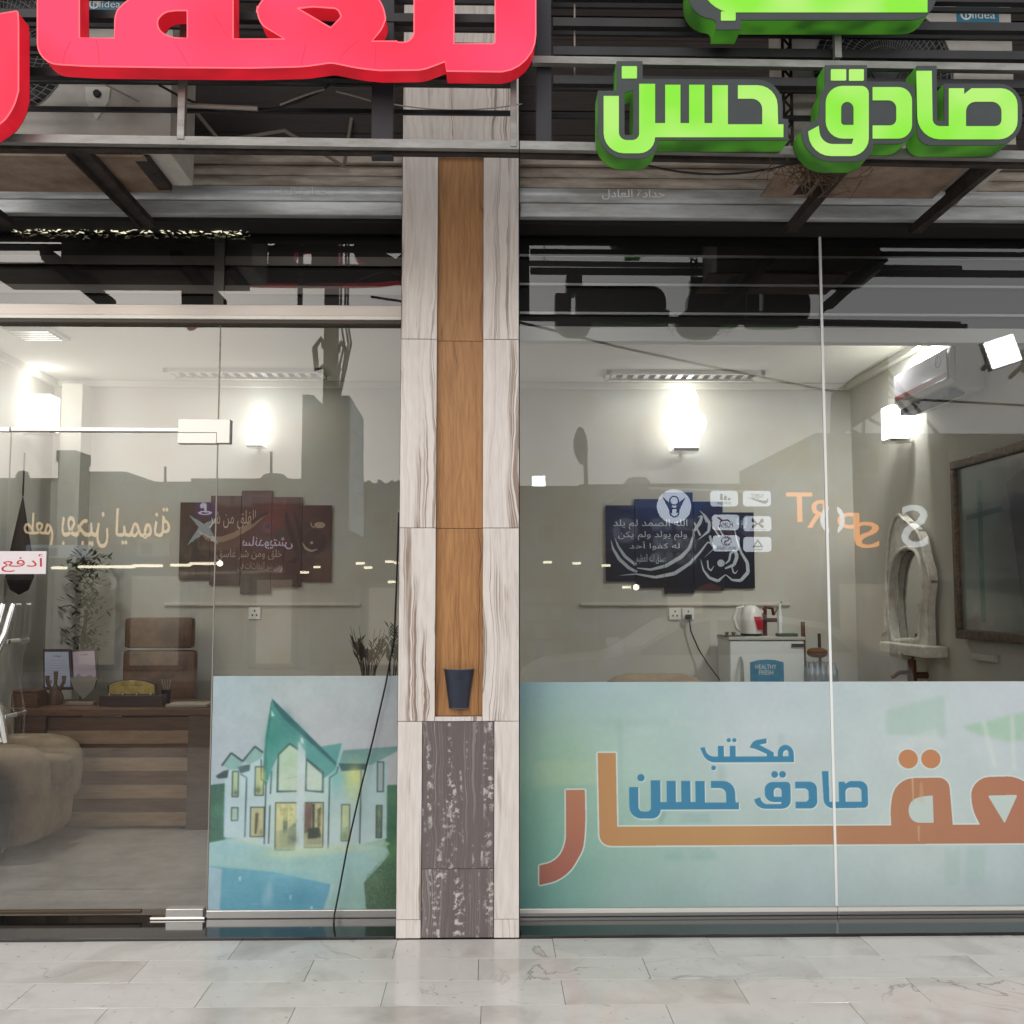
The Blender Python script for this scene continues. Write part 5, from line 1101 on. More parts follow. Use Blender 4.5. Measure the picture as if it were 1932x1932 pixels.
# little press beside the kettle
px_=P(*CF(640,380),yk).x; t=thing('hand_press','small dark red hand press with a white post beside the kettle','press',(px_,yk,zk)); dr=mat('press_red',lin(86,34,34),.4,.3)
M().box(px_-.05,px_-.025,yk-.02,yk+.02,zk,zk+.2,bev=.003).put('column',dr,t); M().box(px_-.04,px_+.05,yk-.02,yk+.02,zk+.1,zk+.13,bev=.003).put('arm',dr,t); M().tube([(px_-.06,yk,zk+.17),(px_-.03,yk,zk+.21),(px_+.02,yk,zk+.2),(px_+.03,yk,zk+.15)],.012,8).put('hook',dr,t,True)
M().lathe([(.018,zk),(.014,zk+.05),(.02,zk+.13),(.01,zk+.2),(.014,zk+.24)],(px_+.075,yk,0),12).put('white_post',white,t,True); M().tube([(px_+.03,yk,zk+.15),(px_+.09,yk,zk+.25)],.007,8).put('lever',mat('lever_steel',lin(130,120,110),.3,.6),t)
t=thing('serving_tray','flat dark tray with small cups on the fridge','tray',(A_.x+.3,yk-.12,zf)); M().box(A_.x-.03,A_.x+.12,yk-.16,yk+.08,zf+.0135,zf+.02).put('tray',mat('tray_grey',lin(90,90,86),.3,.5),t); M().box(B_.x-.17,B_.x-.03,yk-.16,yk-.06,zf+.0135,zf+.035,bev=.006).put('cloth',mat('green_cloth',lin(80,92,76),.9),t)
for dx in (0,.05): M().lathe([(.012,zf+.021),(.018,zf+.045)],(A_.x+dx,yk-.1,0),12).put('cup',chrome,t,True)
# broom sticks and bottle pack right of the fridge
for (px,py,lab) in ((920,290,'dark brown wooden stick leaning beside the fridge'),(1052,385,'thin grey stick behind the bottle pack')):
    p=P(*CF(px,py),YB-.3); tag(M().tube([(p.x,YB-.3,.01),(p.x-.01,YB-.28,p.z)],.016 if px<1000 else .012,8).put('broom_stick',wood if px<1000 else dry,None,True),lab,'stick')
t=thing('bottle_pack','shrink wrapped pack of clear water bottles right of the fridge','bottles',(P(1555,1270,YB-.5).x,YB-.5,0)); a,b=P(*CF(940,800),YB-.55),P(*CF(1190,615),YB-.55)
M().box(a.x,b.x,YB-.62,YB-.2,.008,b.z-.27,bev=.01).put('crate',mat('crate_grey',lin(110,108,100),.7),t)
for i in range(5):
    for j in range(2):
        x=a.x+.035+(b.x-a.x-.07)*i/4; M().lathe([(.03,b.z-.268),(.032,b.z-.1),(.03,b.z-.06),(.014,b.z-.025),(.014,b.z)],(x,YB-.55+.1*j,0),12).put('bottle',mat('bottle_blue',lin(150,160,166),.15,.1),t,True)
a,b=P(*CF(945,600),YB-.5),P(*CF(1095,520),YB-.5); tag(M().blob(((a.x+b.x)/2,YB-.5,(a.z+b.z)/2+.02),((b.x-a.x)/2,.08,(b.z-a.z)/2),14,2.6).put('brown_bag',mat('bag_brown',lin(128,88,46),.8,noise=lin(96,62,32),ns=14),None,True),'crumpled brown bag lying on the bottle pack','bag')
# tap on the right wall (water barrel top hidden by the film)
tw=PX(1715,1268,XW1-.12); t=thing('water_tap','small bronze tap on the right wall under the ornate mirror','tap',(XW1,tw.y,tw.z)); br=mat('bronze',lin(96,62,40),.3,.8)
M().tube([(XW1-.001,tw.y,tw.z-.02),(XW1-.1,tw.y,tw.z-.02)],.022,10).put('body',br,t,True); M().tube([(XW1-.1,tw.y,tw.z-.06),(XW1-.1,tw.y,tw.z+.08)],[.03,.026],10).put('valve',br,t,True); M().tube([(XW1-.1,tw.y,tw.z),(XW1-.2,tw.y-.04,tw.z+.0),(XW1-.25,tw.y-.05,tw.z-.03)],.014,8).put('spout',br,t,True); M().tube([(XW1-.16,tw.y,tw.z+.12),(XW1-.08,tw.y,tw.z+.1),(XW1-.1,tw.y,tw.z+.08)],.01,8).put('handle',br,t,True)
# ornate mirror on the right wall
XM=XW1-.03
ob=[(1447,335),(1458,280),(1478,235),(1498,262),(1530,285),(1565,318),(1580,400),(1602,470),(1600,520),(1590,580),(1592,660),(1597,785),(1500,765),(1422,752),(1424,705),(1436,690),(1432,620),(1440,560),(1436,490),(1442,400)]
ib=[(1478,412),(1500,385),(1530,384),(1550,412),(1560,490),(1560,570),(1548,645),(1552,706),(1510,698),(1472,712),(1464,640),(1458,560),(1464,470)]
ob=rp([(a,b,26) for a,b in ob],3); ib=rp([(a,b,20) for a,b in ib],3); t_=[PX(*C7(a,b),XM) for a,b in ob]; oy=[(q.y,q.z) for q in t_]; ib=[(1509+(a-1509)*1.28,550+(b-550)*1.1) for a,b in ib]; iy=[(lambda q:(q.y,q.z))(PX(*C7(a,b),XM)) for a,b in ib]
t=thing('ornate_mirror','tall white carved mirror with wavy frame on the right wall','mirror',(XM,oy[0][0],oy[-8][1])); mw=mat('carved_white',lin(232,228,218),.5,noise=lin(204,198,186),ns=24,bump=.2)
fillmesh('frame',[oy,iy],.05,0,mw,t,fn=lambda q:(XM-.04+q[1],q[0],q[2])); 
m=M()
m.prism([(a,b) for a,b in iy],'x',XM+.012,XM+.02); m.put('glass',mat('mirror_silver',lin(190,190,186),.04,1),t)
for lp in (oy,iy): M().tube([(XM-.045,a,b) for a,b in lp]+[(XM-.045,)+lp[0]],.012,6,False).put('moulding',mw,t,True)
a,b=PX(*C7(1424,752),XM-.06),PX(*C7(1597,785),XM-.06); M().box(XM-.13,XM+.02,b.y,a.y,a.z-.02,a.z+.05,bev=.01).put('shelf',mw,t)
# gilt picture
q=[PX(a,b,XM) for a,b in (((980+1690/1.9755)/1.01346,(860+700/1.9755)/1.01346),((980+1675/1.9755)/1.01346,(860+55/1.9755)/1.01346))]
yn_=q[0].y-1.05; z0,z1=q[0].z-.02,q[1].z+.02; t=thing('gilt_picture','large picture in a carved dark gilt frame at the right edge','picture',(XM,q[0].y-.5,z0)); gilt=mat('gilt',lin(112,88,60),.45,.4,noise=lin(60,44,32),ns=40,bump=.6)
fb=.055
for (a,b,c,d) in ((yn_,q[0].y,z0,z0+fb),(yn_,q[0].y,z1-fb,z1),(q[0].y-fb,q[0].y,z0+fb,z1-fb),(yn_,yn_+fb,z0+fb,z1-fb)): M().box(XM-.03,XM+.028,a,b,c,d,bev=.01).put('frame_side',gilt,t)
pc=Pic(200,200,1).grad([(0,0,(120,134,128)),(200,0,(96,100,96)),(0,200,(140,148,140)),(200,200,(110,116,112))])
pc.poly([(50,20),(62,20),(60,190),(48,190)],(66,110,92),.8); pc.poly([(20,60),(110,55),(110,62),(20,66)],(70,100,88),.8); pc.poly([(120,30),(190,10),(190,190),(150,190)],(70,70,70),.7); pc.noise(8,30,8)
sheet('canvas',[(XM-.005,q[0].y-fb,z0+fb),(XM-.005,yn_+fb,z0+fb),(XM-.005,yn_+fb,z1-fb),(XM-.005,q[0].y-fb,z1-fb)],pc.mat('picture_print',.2,coat=.4),t)
z=P(1800,1235,YB).z; a=PX(1830,1238,XM); tag(M().box(XW1-.025,XW1-.001,1.0,a.y,a.z-.02,a.z+.02,bev=.004).put('cable_trunking',MAT['trunk_white']),'white cable trunking on the right wall under the gilt picture','trunking')
# indoor air conditioner on the right wall
n0=PX(*CA(1640,600),XW1); zt_=PX(*CA(1640,215),XW1).z; zb_=n0.z; ye=n0.y; yl=ye+.80
t=thing('indoor_air_conditioner','white wall mounted air conditioner on the right wall near the ceiling','air conditioner',(XW1,ye+.4,zb_))
prof=rp([(XW1-.002,zb_+.02),(XW1-.1,zb_,.03),(XW1-.2,zb_+.06,.05),(XW1-.205,zt_-.02,.04),(XW1-.15,zt_,.03),(XW1-.002,zt_)],5)
mm=M(); mm.prism([(x,z) for x,z in prof],'y',ye,yl); mm.put('body',mat('ac_cream',lin(222,220,206),.3),t,True)
prof2=[(XW1-.207,zb_+.075),(XW1-.213,zb_+.08),(XW1-.213,zt_-.03),(XW1-.207,zt_-.03)]; M().prism(prof2,'y',ye+.02,yl-.02).put('front_panel',mat('ac_glossy',lin(196,192,200),.15,coat=.6),t)
M().box(XW1-.2145,XW1-.21,ye+.03,yl-.03,zb_+.085,zb_+.115).put('red_stripe',mat('stripe_red',lin(110,26,30),.3),t)
M().box(XW1-.19,XW1-.1,ye+.05,yl-.05,zb_-.006,zb_+.03).put('air_flap',acd,t)
yc,zc=ye+.13,zt_-.08; fillmesh('badge',[circ(yc,zc,.038,20),circ(yc,zc,.03,20)],.002,0,mat('badge_navy',lin(44,52,76),.4),t,fn=lambda q_:(XW1-.2145+q_[1],q_[0],q_[2]))
textmesh('lettering','G',(XW1-.2145,yc+.014,zc-.016),(0,-.028,0),(0,0,.032),MAT['badge_navy'],t,(-1,0,0),off=.02)

# rear row of thin slats, stray cables on the scaffolds
for k in range(9):
    zz=3.405+.115*k
    M().box(-EX,P(975,200,YFR).x-.003,YFR+.2,YFR+.216,zz,zz+.017).put('thin_slat',tube_d,fr1)
    M().box(P(1045,200,YFR).x,EX,YFR+.2,YFR+.216,zz-.01,zz+.008).put('thin_slat',tube_d,fr2)
wc=mat('cable_grey',lin(150,144,138),.6)
def droop(label,a,b,y,sag,r_=.0035,m_=None,n=9):
    A,B=P(a[0],a[1],y),P(b[0],b[1],y); tag(M().tube([A.lerp(B,i/n)-Vector((0,0,sag*4*(i/n)*(1-i/n))) for i in range(n+1)],r_,6).put('stray_cable',m_ or wc,None,True),label,'cable')
droop('thin pale cable hanging straight down left of the green word',(1084,8),(1084,152),YFR+.07,0)
droop('pale cable sagging across the front of the pillar top',(738,196),(985,196),-.03,.03,.003)
droop('grey cable rising to a peak behind the left scaffold',(528,198),(612,168),YFR+.09,-.004,.0045)
droop('grey cable falling from the peak towards the pillar',(634,172),(700,190),YFR+.09,-.002,.0045)
droop('grey conduit along the left scaffold under the red word',(352,199),(486,205),YFR+.07,0,.009)
droop('black cable looping behind the red word',(300,160),(640,150),YFR+.12,.12,.005,cable)
droop('black cable looping below the right scaffold beside the nest',(1180,300),(1490,310),YFR+.1,.05,.004,cable)
droop('white cable bent over the air conditioner casing',(200,160),(262,192),YA-.03,.0,.004)

# seams in the red acrylic
sm=emis('red_seam',lin(206,34,60),None,.8); wd=[o for o in S.objects if o.name.startswith('red_lit_word') and o.type=='EMPTY'][0]
for pts in ([(335,195),(318,230),(305,255),(300,300)],[(455,190),(462,215),(470,300)],[(900,320),(830,200)],[(1450,200),(1440,250),(1425,310)],[(1010,60),(1050,130),(1085,180)],[(1700,190),(1640,240),(1600,285)],[(1780,200),(1775,320)]):
    q=[P(*C1(a,b),YR-.0006) for a,b in pts]; b_=bmesh.new()
    for i in range(len(q)-1):
        d=(q[i+1]-q[i]).normalized(); n=Vector((-d.z,0,d.x))*.0009; b_.faces.new([b_.verts.new(v) for v in (q[i]-n,q[i+1]-n,q[i+1]+n,q[i]+n)])
    me=bpy.data.meshes.new('seam'); b_.to_mesh(me); b_.free(); link('seam',me,sm,wd)
# ================================================================ THE STREET BEHIND, SEEN IN THE GLASS
bm=lambda n,c,c2: mat(n,lin(*c),.85,noise=lin(*c2),ns=1.2,bump=.05)
wallcols={'tan_render':((112,104,92),(90,82,72)),'grey_render':((96,96,94),(78,78,76)),'brown_render':((102,92,80),(80,70,60)),'cream_render':((150,140,120),(136,126,108))}
glow=emis('shop_glow',(1,.88,.66,1),(.8,.7,.55,1),.55,1.5); dkw=mat('dark_window',lin(36,40,44),.2); frm=mat('shop_frame',lin(120,118,112),.5)
def house(label,x0,x1,yt,Y,colr,wins=(),doors=(),name='building',par=.25,depth=5):
    a,b=RF(x0,yt,Y),RF(x1,yt,Y); zt_=a.z; t=thing(name,label,'building',((a.x+b.x)/2,Y,-.02)); m_=bm(colr,*wallcols[colr])
    M().box(a.x,b.x,Y-depth,Y,-.02,zt_-par).put('wall',m_,t); M().box(a.x-.03,b.x+.03,Y-depth,Y+.05,zt_-par+.001,zt_).put('parapet',m_,t)
    for (xa,ya,xb,yb_) in wins:
        p,q=RF(xa,yb_,Y),RF(xb,ya,Y); w_=M().box(p.x,q.x,Y+.002,Y+.06,p.z,q.z).put('window',frm,t)
        M().box(p.x+.06,q.x-.06,Y+.061,Y+.07,p.z+.06,q.z-.06).put('pane',dkw,w_)
    for (xa,ya,xb,lit) in doors:
        p,q=RF(xa,ya,Y),RF(xb,ya,Y); w_=M().box(p.x,q.x,Y+.002,Y+.08,.0,p.z).put('shopfront',frm,t)
        M().box(p.x+.08,q.x-.08,Y+.081,Y+.09,.1,p.z-.1).put('pane',glow if lit else dkw,w_)
    return t
D0=-16
ORD2='first second third fourth fifth sixth seventh eighth ninth tenth eleventh twelfth thirteenth fourteenth fifteenth sixteenth'.split()
house('low tan building whose roofline shows at the left edge of the glass',-160,109,902,D0,'tan_render',[(-60,960,-10,1010)],[(-130,1075,-10,1),(10,1085,100,0)])
house('slim grey chimney tower rising over the left roofline',111,142,850,D0-1,'grey_render',[],[],'tower',depth=.8)
house('tan building with a stepped top right of the slim tower',143,236,890,D0-.3,'tan_render',[(160,930,200,960)],[(150,1080,230,1)])
house('lower tan building with a small roof hut, left of the glass door joint',238,362,909,D0,'tan_render',[],[(245,1078,350,1)])
house('grey shop building behind the brown plaque',364,566,903,D0-.5,'grey_render',[(470,893+40,540,960)],[(380,1085,470,0),(480,1085,560,1)])
house('grey shop building reaching to the pillar',568,900,912,D0,'grey_render',[(700,960,740,1000)],[(580,1100,680,0),(690,1100,770,1)])
house('brown shop building right of the pillar',902,1093,917,D0-.2,'brown_render',[(1010,985,1050,1030)],[(985,1110,1060,1)])
house('brown building behind the shop brand plates',1095,1470,914,D0,'brown_render',[(1120,1000,1160,1040)],[(1120,1110,1220,0),(1250,1110,1330,1)])
for (x0,y0,x1,y1,lab) in ((487,893,541,906,'low round water tank on the roof behind the brown plaque'),(22,888,48,903,'small water tank on the roof at the left edge'),(1180,900,1230,915,'small water tank on the roof over the blue plaque')):
    p,q=RF(x0,y1,D0-1),RF(x1,y0,D0-1); t=thing('water_tank',lab,'water tank',((p.x+q.x)/2,D0-1,p.z-.6)); r_=(q.x-p.x)/2
    M().lathe([(r_,p.z-.6),(r_,q.z-.1),(r_*.7,q.z),(.05,q.z+.02)],((p.x+q.x)/2,D0-1.2,0),16).put('tank',mat('tank_grey',lin(120,120,118),.6),t,True)
for (x,y0,y1,lab) in ((512,852,900,'thin antenna mast rising from the roof near the water tank'),(312,880,912,'short thin mast on the stepped roof'),(715,905,914,'stub of a mast on the roof left of the pillar')):
    p,q=RF(x,y1+8,D0-1),RF(x,y0,D0-1); tag(M().tube([tuple(p),tuple(q)],.03,5).put('antenna_mast',blk),lab,'mast')
for k in range(16):
    x=580+k*19+3*(k%3); p=RF(x,913,D0+.06); tag(M().lathe([(.05,p.z-.05),(.09,p.z+.03),(.03,p.z+.09)],(p.x,D0-.1,0),8).put('roof_lamp',blk,None,True),'%s dark knob on the parapet counted from the utility pole'%(ORD2[k]),'knob','knobs along the parapet of the grey shops')
# sport shop: nearer, higher
YS=-11
t=house('tall brown sports shop building with orange letters at the right',1540,2500,818,YS,'brown_render',[(1600,850,1660,900),(1790,850,1900,960)],[(1570,1090,1700,1),(1760,1080,1930,0)])
a=RF(1530,905,YS); b=RF(1552,818,YS); M().prism([(RF(1468,925,YS).x,RF(1468,925,YS).z),(RF(1552,925,YS).x,RF(1552,930,YS).z),(b.x,b.z)],'y',YS-.6,YS-.1).put('side_gable',bm('brown_render',*wallcols['brown_render']),t)
# letters SPORT, tilted, read normally by someone standing in front of the shop
def face_text(name,label,word,pxs,Y,m_,cat='sign letters',slant=0,group=None,thick=True,off=.03):
    """pixel boxes of each letter as the glass shows them (mirror-wise); world x runs mirror-free, so spans are given as seen"""
    t=None
    for ch,(x0,y0,x1,y1) in zip(word,pxs):
        p,q=RF(x0,y1,Y),RF(x1,y0,Y)
        if t is None: t=thing(name,label,cat,(p.x,Y,p.z))
        g_,_=glyphs(ch,.055)
        # seen from the camera through the mirror x keeps its side: to read rightly from the street the glyph runs from q.x back to p.x
        for gl in g_:
            loops=[[(q.x-(q.x-p.x)*u+slant*(v-.5),p.z+(q.z-p.z)*v) for u,v in lp] for lp in gl]
            fillmesh('letter',loops,.05,Y+.02+(.06 if ch=='O' else 0),MAT['plate_white'] if ch=='O' else m_,t)
    return t
emis('plate_white',lin(225,230,242),None,5); amber=emis('amber_letters',lin(240,150,60),None,6)
spx=[(1612,985,1655,1034),(1580,968,1618,1020),(1545,955,1588,1008),(1522,944,1558,996),(1484,930,1530,985)]
face_text('shop_sign_letters','orange letters SPORT slanting down on the sports shop','SPORT',spx,YS+.2,amber)
face_text('shop_sign_letters','big white letter S above the two people','S',[(1700,953,1746,1033)],YS+.2,emis('white_letters',lin(225,232,235),None,4))
# brand plates
YP=-10.5; pm=emis('plate_glow',lin(225,236,246),None,4.6)
plates=[('nike',1403,926,1454,955),('adidas',1341,926,1392,955),('ua',1404,974,1455,1002),('puma',1345,971,1394,1000),('reebok',1404,1013,1455,1041),('skechers',1346,1010,1395,1040)]
fr_=thing('sign_post_frame','thin dark frame carrying six white brand plates','frame',(RF(1400,980,YP).x,YP-.06,0))
for px in (1367,1429): x_=RF(px,980,YP).x; M().box(x_-.03,x_+.03,YP-.12,YP-.06,-.13,RF(px,924,YP).z).put('post',blk,fr_)
desc={'nike':'white rounded plate with a swoosh, top row nearer the orange letters','adidas':'white rounded plate with three slanted bars, top row','ua':'white rounded plate with two crossing arcs, middle row','puma':'white rounded plate with a leaping cat mark, middle row','reebok':'white rounded plate with a triangle mark, bottom row','skechers':'white rounded plate with a curled S mark, bottom row'}
for nm,x0,y0,x1,y1 in plates:
    p,q=RF(x0,y1,YP),RF(x1,y0,YP); w_,h_=q.x-p.x,q.z-p.z; t=thing('brand_plate',desc[nm],'sign',(p.x,YP,p.z),'white brand plates across the street')
    M().prism(rp([(p.x,p.z,.05),(q.x,p.z,.05),(q.x,q.z,.05),(p.x,q.z,.05)],4),'y',YP-.04,YP).put('plate',pm,t)
    X=lambda u:q.x-u*w_; Zz=lambda v:p.z+v*h_
    def mk(pts,yy=YP+.004): fillmesh('mark',[[(X(u),Zz(v)) for u,v in pts]],.002,yy,blk,t)
    def tx(s,u0,v0,u1,v1,off=.02):
        g_,_=glyphs(s,off)
        for k,gl in enumerate(g_): fillmesh('lettering',[[(X(u0+(u1-u0)*u),Zz(v0+(v1-v0)*v)) for u,v in lp] for lp in gl],.002,YP+.004+.0003*k,blk,t)
    if nm=='nike': tx('NIKE',.28,.5,.72,.8,.03); mk([(.1,.55),(.18,.38),(.3,.36),(.9,.6),(.34,.2),(.2,.16),(.12,.26)])
    elif nm=='adidas':
        for k in range(3): mk([(.34+.11*k,.84-.0+.0-.16*(2-k)*1.0),(.42+.11*k,.9-.16*(2-k)),(.56+.11*k,.4),(.46+.11*k,.4)] if False else [(.3+.13*k,.4),(.4+.13*k,.4),(.4+.13*k-.02*(3-k),.55+.14*k),(.32+.13*k-.03*(3-k)+.02,.5+.14*k)])
        tx('adidas',.26,.12,.74,.32,.03)
    elif nm=='ua':
        mk([(.3,.85),(.38,.8),(.45,.6),(.5,.52),(.55,.6),(.62,.8),(.7,.85),(.73,.7),(.68,.58),(.58,.5),(.68,.42),(.73,.3),(.7,.2),(.62,.24),(.55,.4),(.5,.46),(.45,.4),(.38,.24),(.3,.2),(.27,.3),(.32,.42),(.42,.5),(.32,.58),(.27,.7)]); tx('UNDER ARMOUR',.2,.06,.8,.13)
    elif nm=='puma': tx('PUMA',.24,.14,.78,.5,.04); mk([(.3,.55),(.45,.7),(.62,.66),(.78,.85),(.84,.82),(.7,.6),(.74,.5),(.68,.52),(.6,.58),(.45,.6),(.36,.52)])
    elif nm=='reebok':
        fillmesh('mark',[[(X(.5),Zz(.88)),(X(.7),Zz(.3)),(X(.3),Zz(.3))],[(X(.5),Zz(.7)),(X(.6),Zz(.4)),(X(.4),Zz(.4))]],.002,YP+.004,blk,t); tx('Reebok',.34,.1,.66,.22)
    else: tx('S',.38,.4,.6,.88,.03); fillmesh('mark',[[(X(.5+.2*cos(a_)),Zz(.64+.3*sin(a_))) for a_ in [2*pi*k/24 for k in range(24)]],[(X(.5+.17*cos(a_)),Zz(.64+.26*sin(a_))) for a_ in [2*pi*k/24 for k in range(24)]]],.002,YP+.004,blk,t); tx('SKECHERS',.14,.1,.86,.3,.03)
# winged round sign
c_=RF(1272,955,YP); r_=RF(1304,955,YP).x-c_.x
t=thing('round_sign','round white sign with a winged dark emblem, above the blue plaque','sign',tuple(c_))
M().lathe([(r_,YP-.04),(r_,YP)],(c_.x,0,c_.z),32,'y').put('disc',pm,t)
nb_=mat('emblem_navy',lin(30,38,80),.5)
for s_ in (-1,1):
    for k in range(5): fillmesh('wing',[[(c_.x+s_*r_*.12,c_.z+r_*(.1-.1*k)),(c_.x+s_*r_*(.7-.1*k),c_.z+r_*(.55-.2*k)),(c_.x+s_*r_*(.55-.08*k),c_.z+r_*(.28-.17*k)),(c_.x+s_*r_*.12,c_.z+r_*(-.02-.1*k))]],.002,YP+.003+.0004*k,nb_,t)
for dz in (.32,-.38):
    fillmesh('mark',[circ(c_.x,c_.z+r_*dz,r_*.3,20),circ(c_.x,c_.z+r_*dz,r_*.22,20)],.002,YP+.007,nb_,t)
# phone number strip
p,q=RF(1240,1040,YP+.0),RF(1330,1018,YP); t=thing('phone_strip','grey strip with a telephone number below the winged round sign','sign',tuple(p)); M().box(p.x,q.x,YP-.03,YP,p.z,q.z).put('strip',mat('strip_grey',lin(120,126,134),.5),t)
g_,_=glyphs('07903461979',.02)
for k,gl in enumerate(g_): fillmesh('lettering',[[(q.x-.04-(q.x-p.x-.08)*u,p.z+.03+(q.z-p.z-.06)*v) for u,v in lp] for lp in gl],.002,YP+.004+.0003*(k%5),blk,t)
# restaurant name over the left shops
YT=D0+.35; lem=emis('cream_letters',lin(240,208,160),None,4.6)
def ar_sign(label,word,x0,y0,x1,y1,Y,m_,off=.02,name='shop_sign_letters'):
    p,q=RF(x0,y1,Y),RF(x1,y0,Y); g_,_=glyphs(word,off); t=thing(name,label,'sign letters',(p.x,Y,p.z))
    for k,gl in enumerate(g_): fillmesh('letter',[[(q.x-(q.x-p.x)*u,p.z+(q.z-p.z)*v) for u,v in lp] for lp in gl],.03,Y+.0012*(k%6),m_,t)
    return t
ar_sign('cream Arabic word at the left end of the restaurant name','طعم',45,968,102,1030,YT,lem,.03); ar_sign('cream Arabic word with four dots, middle of the restaurant name','بعجين',116,966,206,1034,YT,lem,.03); ar_sign('cream Arabic word nearest the brown plaque in the restaurant name','ليمونة',218,958,322,1030,YT,lem,.03)
ar_sign('small lilac Arabic letters before the brown plaque','ساندويتش',458,1012,552,1036,YT,emis('lilac_letters',lin(206,200,220),None,3),.03)
# playstation-like mark and X
p=RF(387,960,YT); t=thing('game_sign','violet panel with a white game console mark','sign',tuple(p)); a,b=RF(370,975,YT-.05),RF(405,945,YT-.05); M().box(a.x,b.x,YT-.1,YT-.02,a.z,b.z).put('panel',emis('violet_panel',lin(70,50,130),None,1.4),t)
wh=emis('white_mark',lin(225,225,245),None,3.4); s_=(b.x-a.x)/2; fillmesh('mark',[[(p.x-.05*s_,p.z-.5*s_),(p.x+.15*s_,p.z-.4*s_),(p.x+.15*s_,p.z+.6*s_),(p.x-.3*s_,p.z+.7*s_),(p.x-.55*s_,p.z+.4*s_),(p.x-.5*s_,p.z+.1*s_),(p.x-.1*s_,p.z+.1*s_)]],.01,YT-.005,wh,t)
fillmesh('mark',[circ(p.x,p.z-.45*s_,.75*s_,20,.22*s_),circ(p.x,p.z-.45*s_,.5*s_,20,.1*s_)],.01,YT-.008,wh,t)
a=RF(385,1000,YT); tag(fillmesh('cross_mark',[[(a.x-.3,a.z+.3),(a.x-.1,a.z+.05),(a.x-.32,a.z-.3),(a.x-.02,a.z-.08),(a.x+.3,a.z-.3),(a.x+.12,a.z+.03),(a.x+.3,a.z+.28),(a.x,a.z+.12)]],.03,YT,emis('pale_cyan',lin(190,214,214),None,2)),'pale cyan cross shaped sign before the brown plaque','sign')
# white panel boards
for (x0,y0,x1,y1,lab,cc_) in ((48,1028,170,1052,'long pale blue banner under the restaurant name',(170,184,196)),(257,1016,318,1050,'pale green panel under the restaurant name',(128,134,114)),(748,960,775,990,'small yellowish panel left of the pillar',(150,148,118))):
    p,q=RF(x0,y1,D0+.4),RF(x1,y0,D0+.4); t=thing('shop_banner',lab,'banner',tuple(p)); M().box(p.x,q.x,D0+.34,D0+.4,p.z,q.z,bev=.01).put('panel',emis('banner_%d'%cc_[0],lin(*cc_),None,1.5),t)
    M().box(p.x+.1,p.x+(q.x-p.x)*.5,D0+.401,D0+.41,p.z+.12*(q.z-p.z),q.z-.25*(q.z-p.z)).put('print_block',emis('block_%d'%cc_[0],lin(*[v*.8 for v in cc_]),None,.6),t)
# tube lamps under the canopies across the street
yl_=-15.2; tl=[(98,128,1071),(148,205,1069),(202,256,1069),(250,308,1067),(322,362,1066),(358,412,1063)]
ORD='first second third fourth fifth sixth seventh eighth ninth tenth eleventh twelfth thirteenth'.split()
for i,(xa,xb,y) in enumerate(tl):
    p,q=RF(xa,y+3,yl_),RF(xb,y-2,yl_); t=thing('tube_lamp','%s tube lamp from the left in the glowing row across the street'%ORD[i],'lamp',tuple(p),'row of tube lamps over the shops'); M().box(p.x,q.x,yl_,yl_+.06,p.z,q.z,bev=.02).put('tube',tubeg,t); M().box(p.x,q.x,yl_-.03,yl_-.001,p.z+.02,q.z+.02).put('holder',frm,t)
dots=[(1033,1061),(1088,1063),(1143,1067),(680,1063),(695,1071),(735,1060),(752,1062),(600,1070),(575,1080),(1596,1095),(740,1098),(870,1180),(1182,1108)]
for i,(x,y) in enumerate(sorted(dots)):
    p,q=RF(x-8,y+2,yl_),RF(x+8,y-2,yl_); t=thing('strip_lamp','%s small strip lamp from the left over the far shops'%ORD[i],'lamp',tuple(p),'small strip lamps of the far shops'); M().box(p.x,q.x,yl_,yl_+.05,p.z,q.z).put('tube',tubeg,t); M().box(p.x,q.x,yl_-.03,yl_-.001,p.z+.02,q.z+.02).put('holder',frm,t)
bulb=emis('bulb_glow',(1,.92,.75,1),None,14)
for i,(x,y) in enumerate(sorted(((1200,1108),(1508,1098),(1530,1105),(1552,1106),(1684,1106),(1816,1112),(415,1063),(1456,1108),(1440,1104)))):
    p=RF(x,y,yl_); t=thing('street_bulb','%s round glowing bulb from the left over the far shops'%ORD[i],'lamp',tuple(p),'round bulbs over the far shops'); M().lathe([(.0,p.z-.07),(.06,p.z-.03),(.06,p.z+.03),(.0,p.z+.07)],(p.x,yl_,0),10).put('globe',bulb,t,True); M().tube([(p.x,yl_,p.z+.071),(p.x,yl_,p.z+.3)],.01,5).put('cord',blk,t)
# flood lamps
def flood_l(label,cx,cy,w_,h_,ang,Y):
    c=RF(cx,cy,Y); r=RF(cx+w_/2,cy,Y).x-c.x; hh=c.z-RF(cx,cy+h_/2,Y).z; t=thing('flood_lamp',label,'flood lamp',tuple(c)); R=Matrix.Translation(c)@Matrix.Rotation(ang,4,'Y')
    M().box(-r,r,0,.05,-hh,hh,bev=.03,R=None); m=M(); m.box(-r,r,0,.05,-hh,hh,bev=.02)
    for v in m.b.verts: v.co=R@v.co
    m.put('lamp_face',flood,t); m=M(); m.box(-r*1.06,r*1.06,-.08,-.002,-hh*1.06,hh*1.06)
    for v in m.b.verts: v.co=R@v.co
    m.put('housing',blk,t); M().tube([tuple(c+Vector((0,-.08,0))),tuple(c+Vector((0,-.5,-.1)))],.03,6).put('arm',blk,t)
flood_l('bright square flood lamp tilted over the inner air conditioner',1890,664,58,52,rad(-18),-7.0); flood_l('small bright square flood lamp beside the pillar',1016,908,25,19,0,-11); flood_l('bright flood lamp cut by the right edge',1944,680,22,40,0,-7)
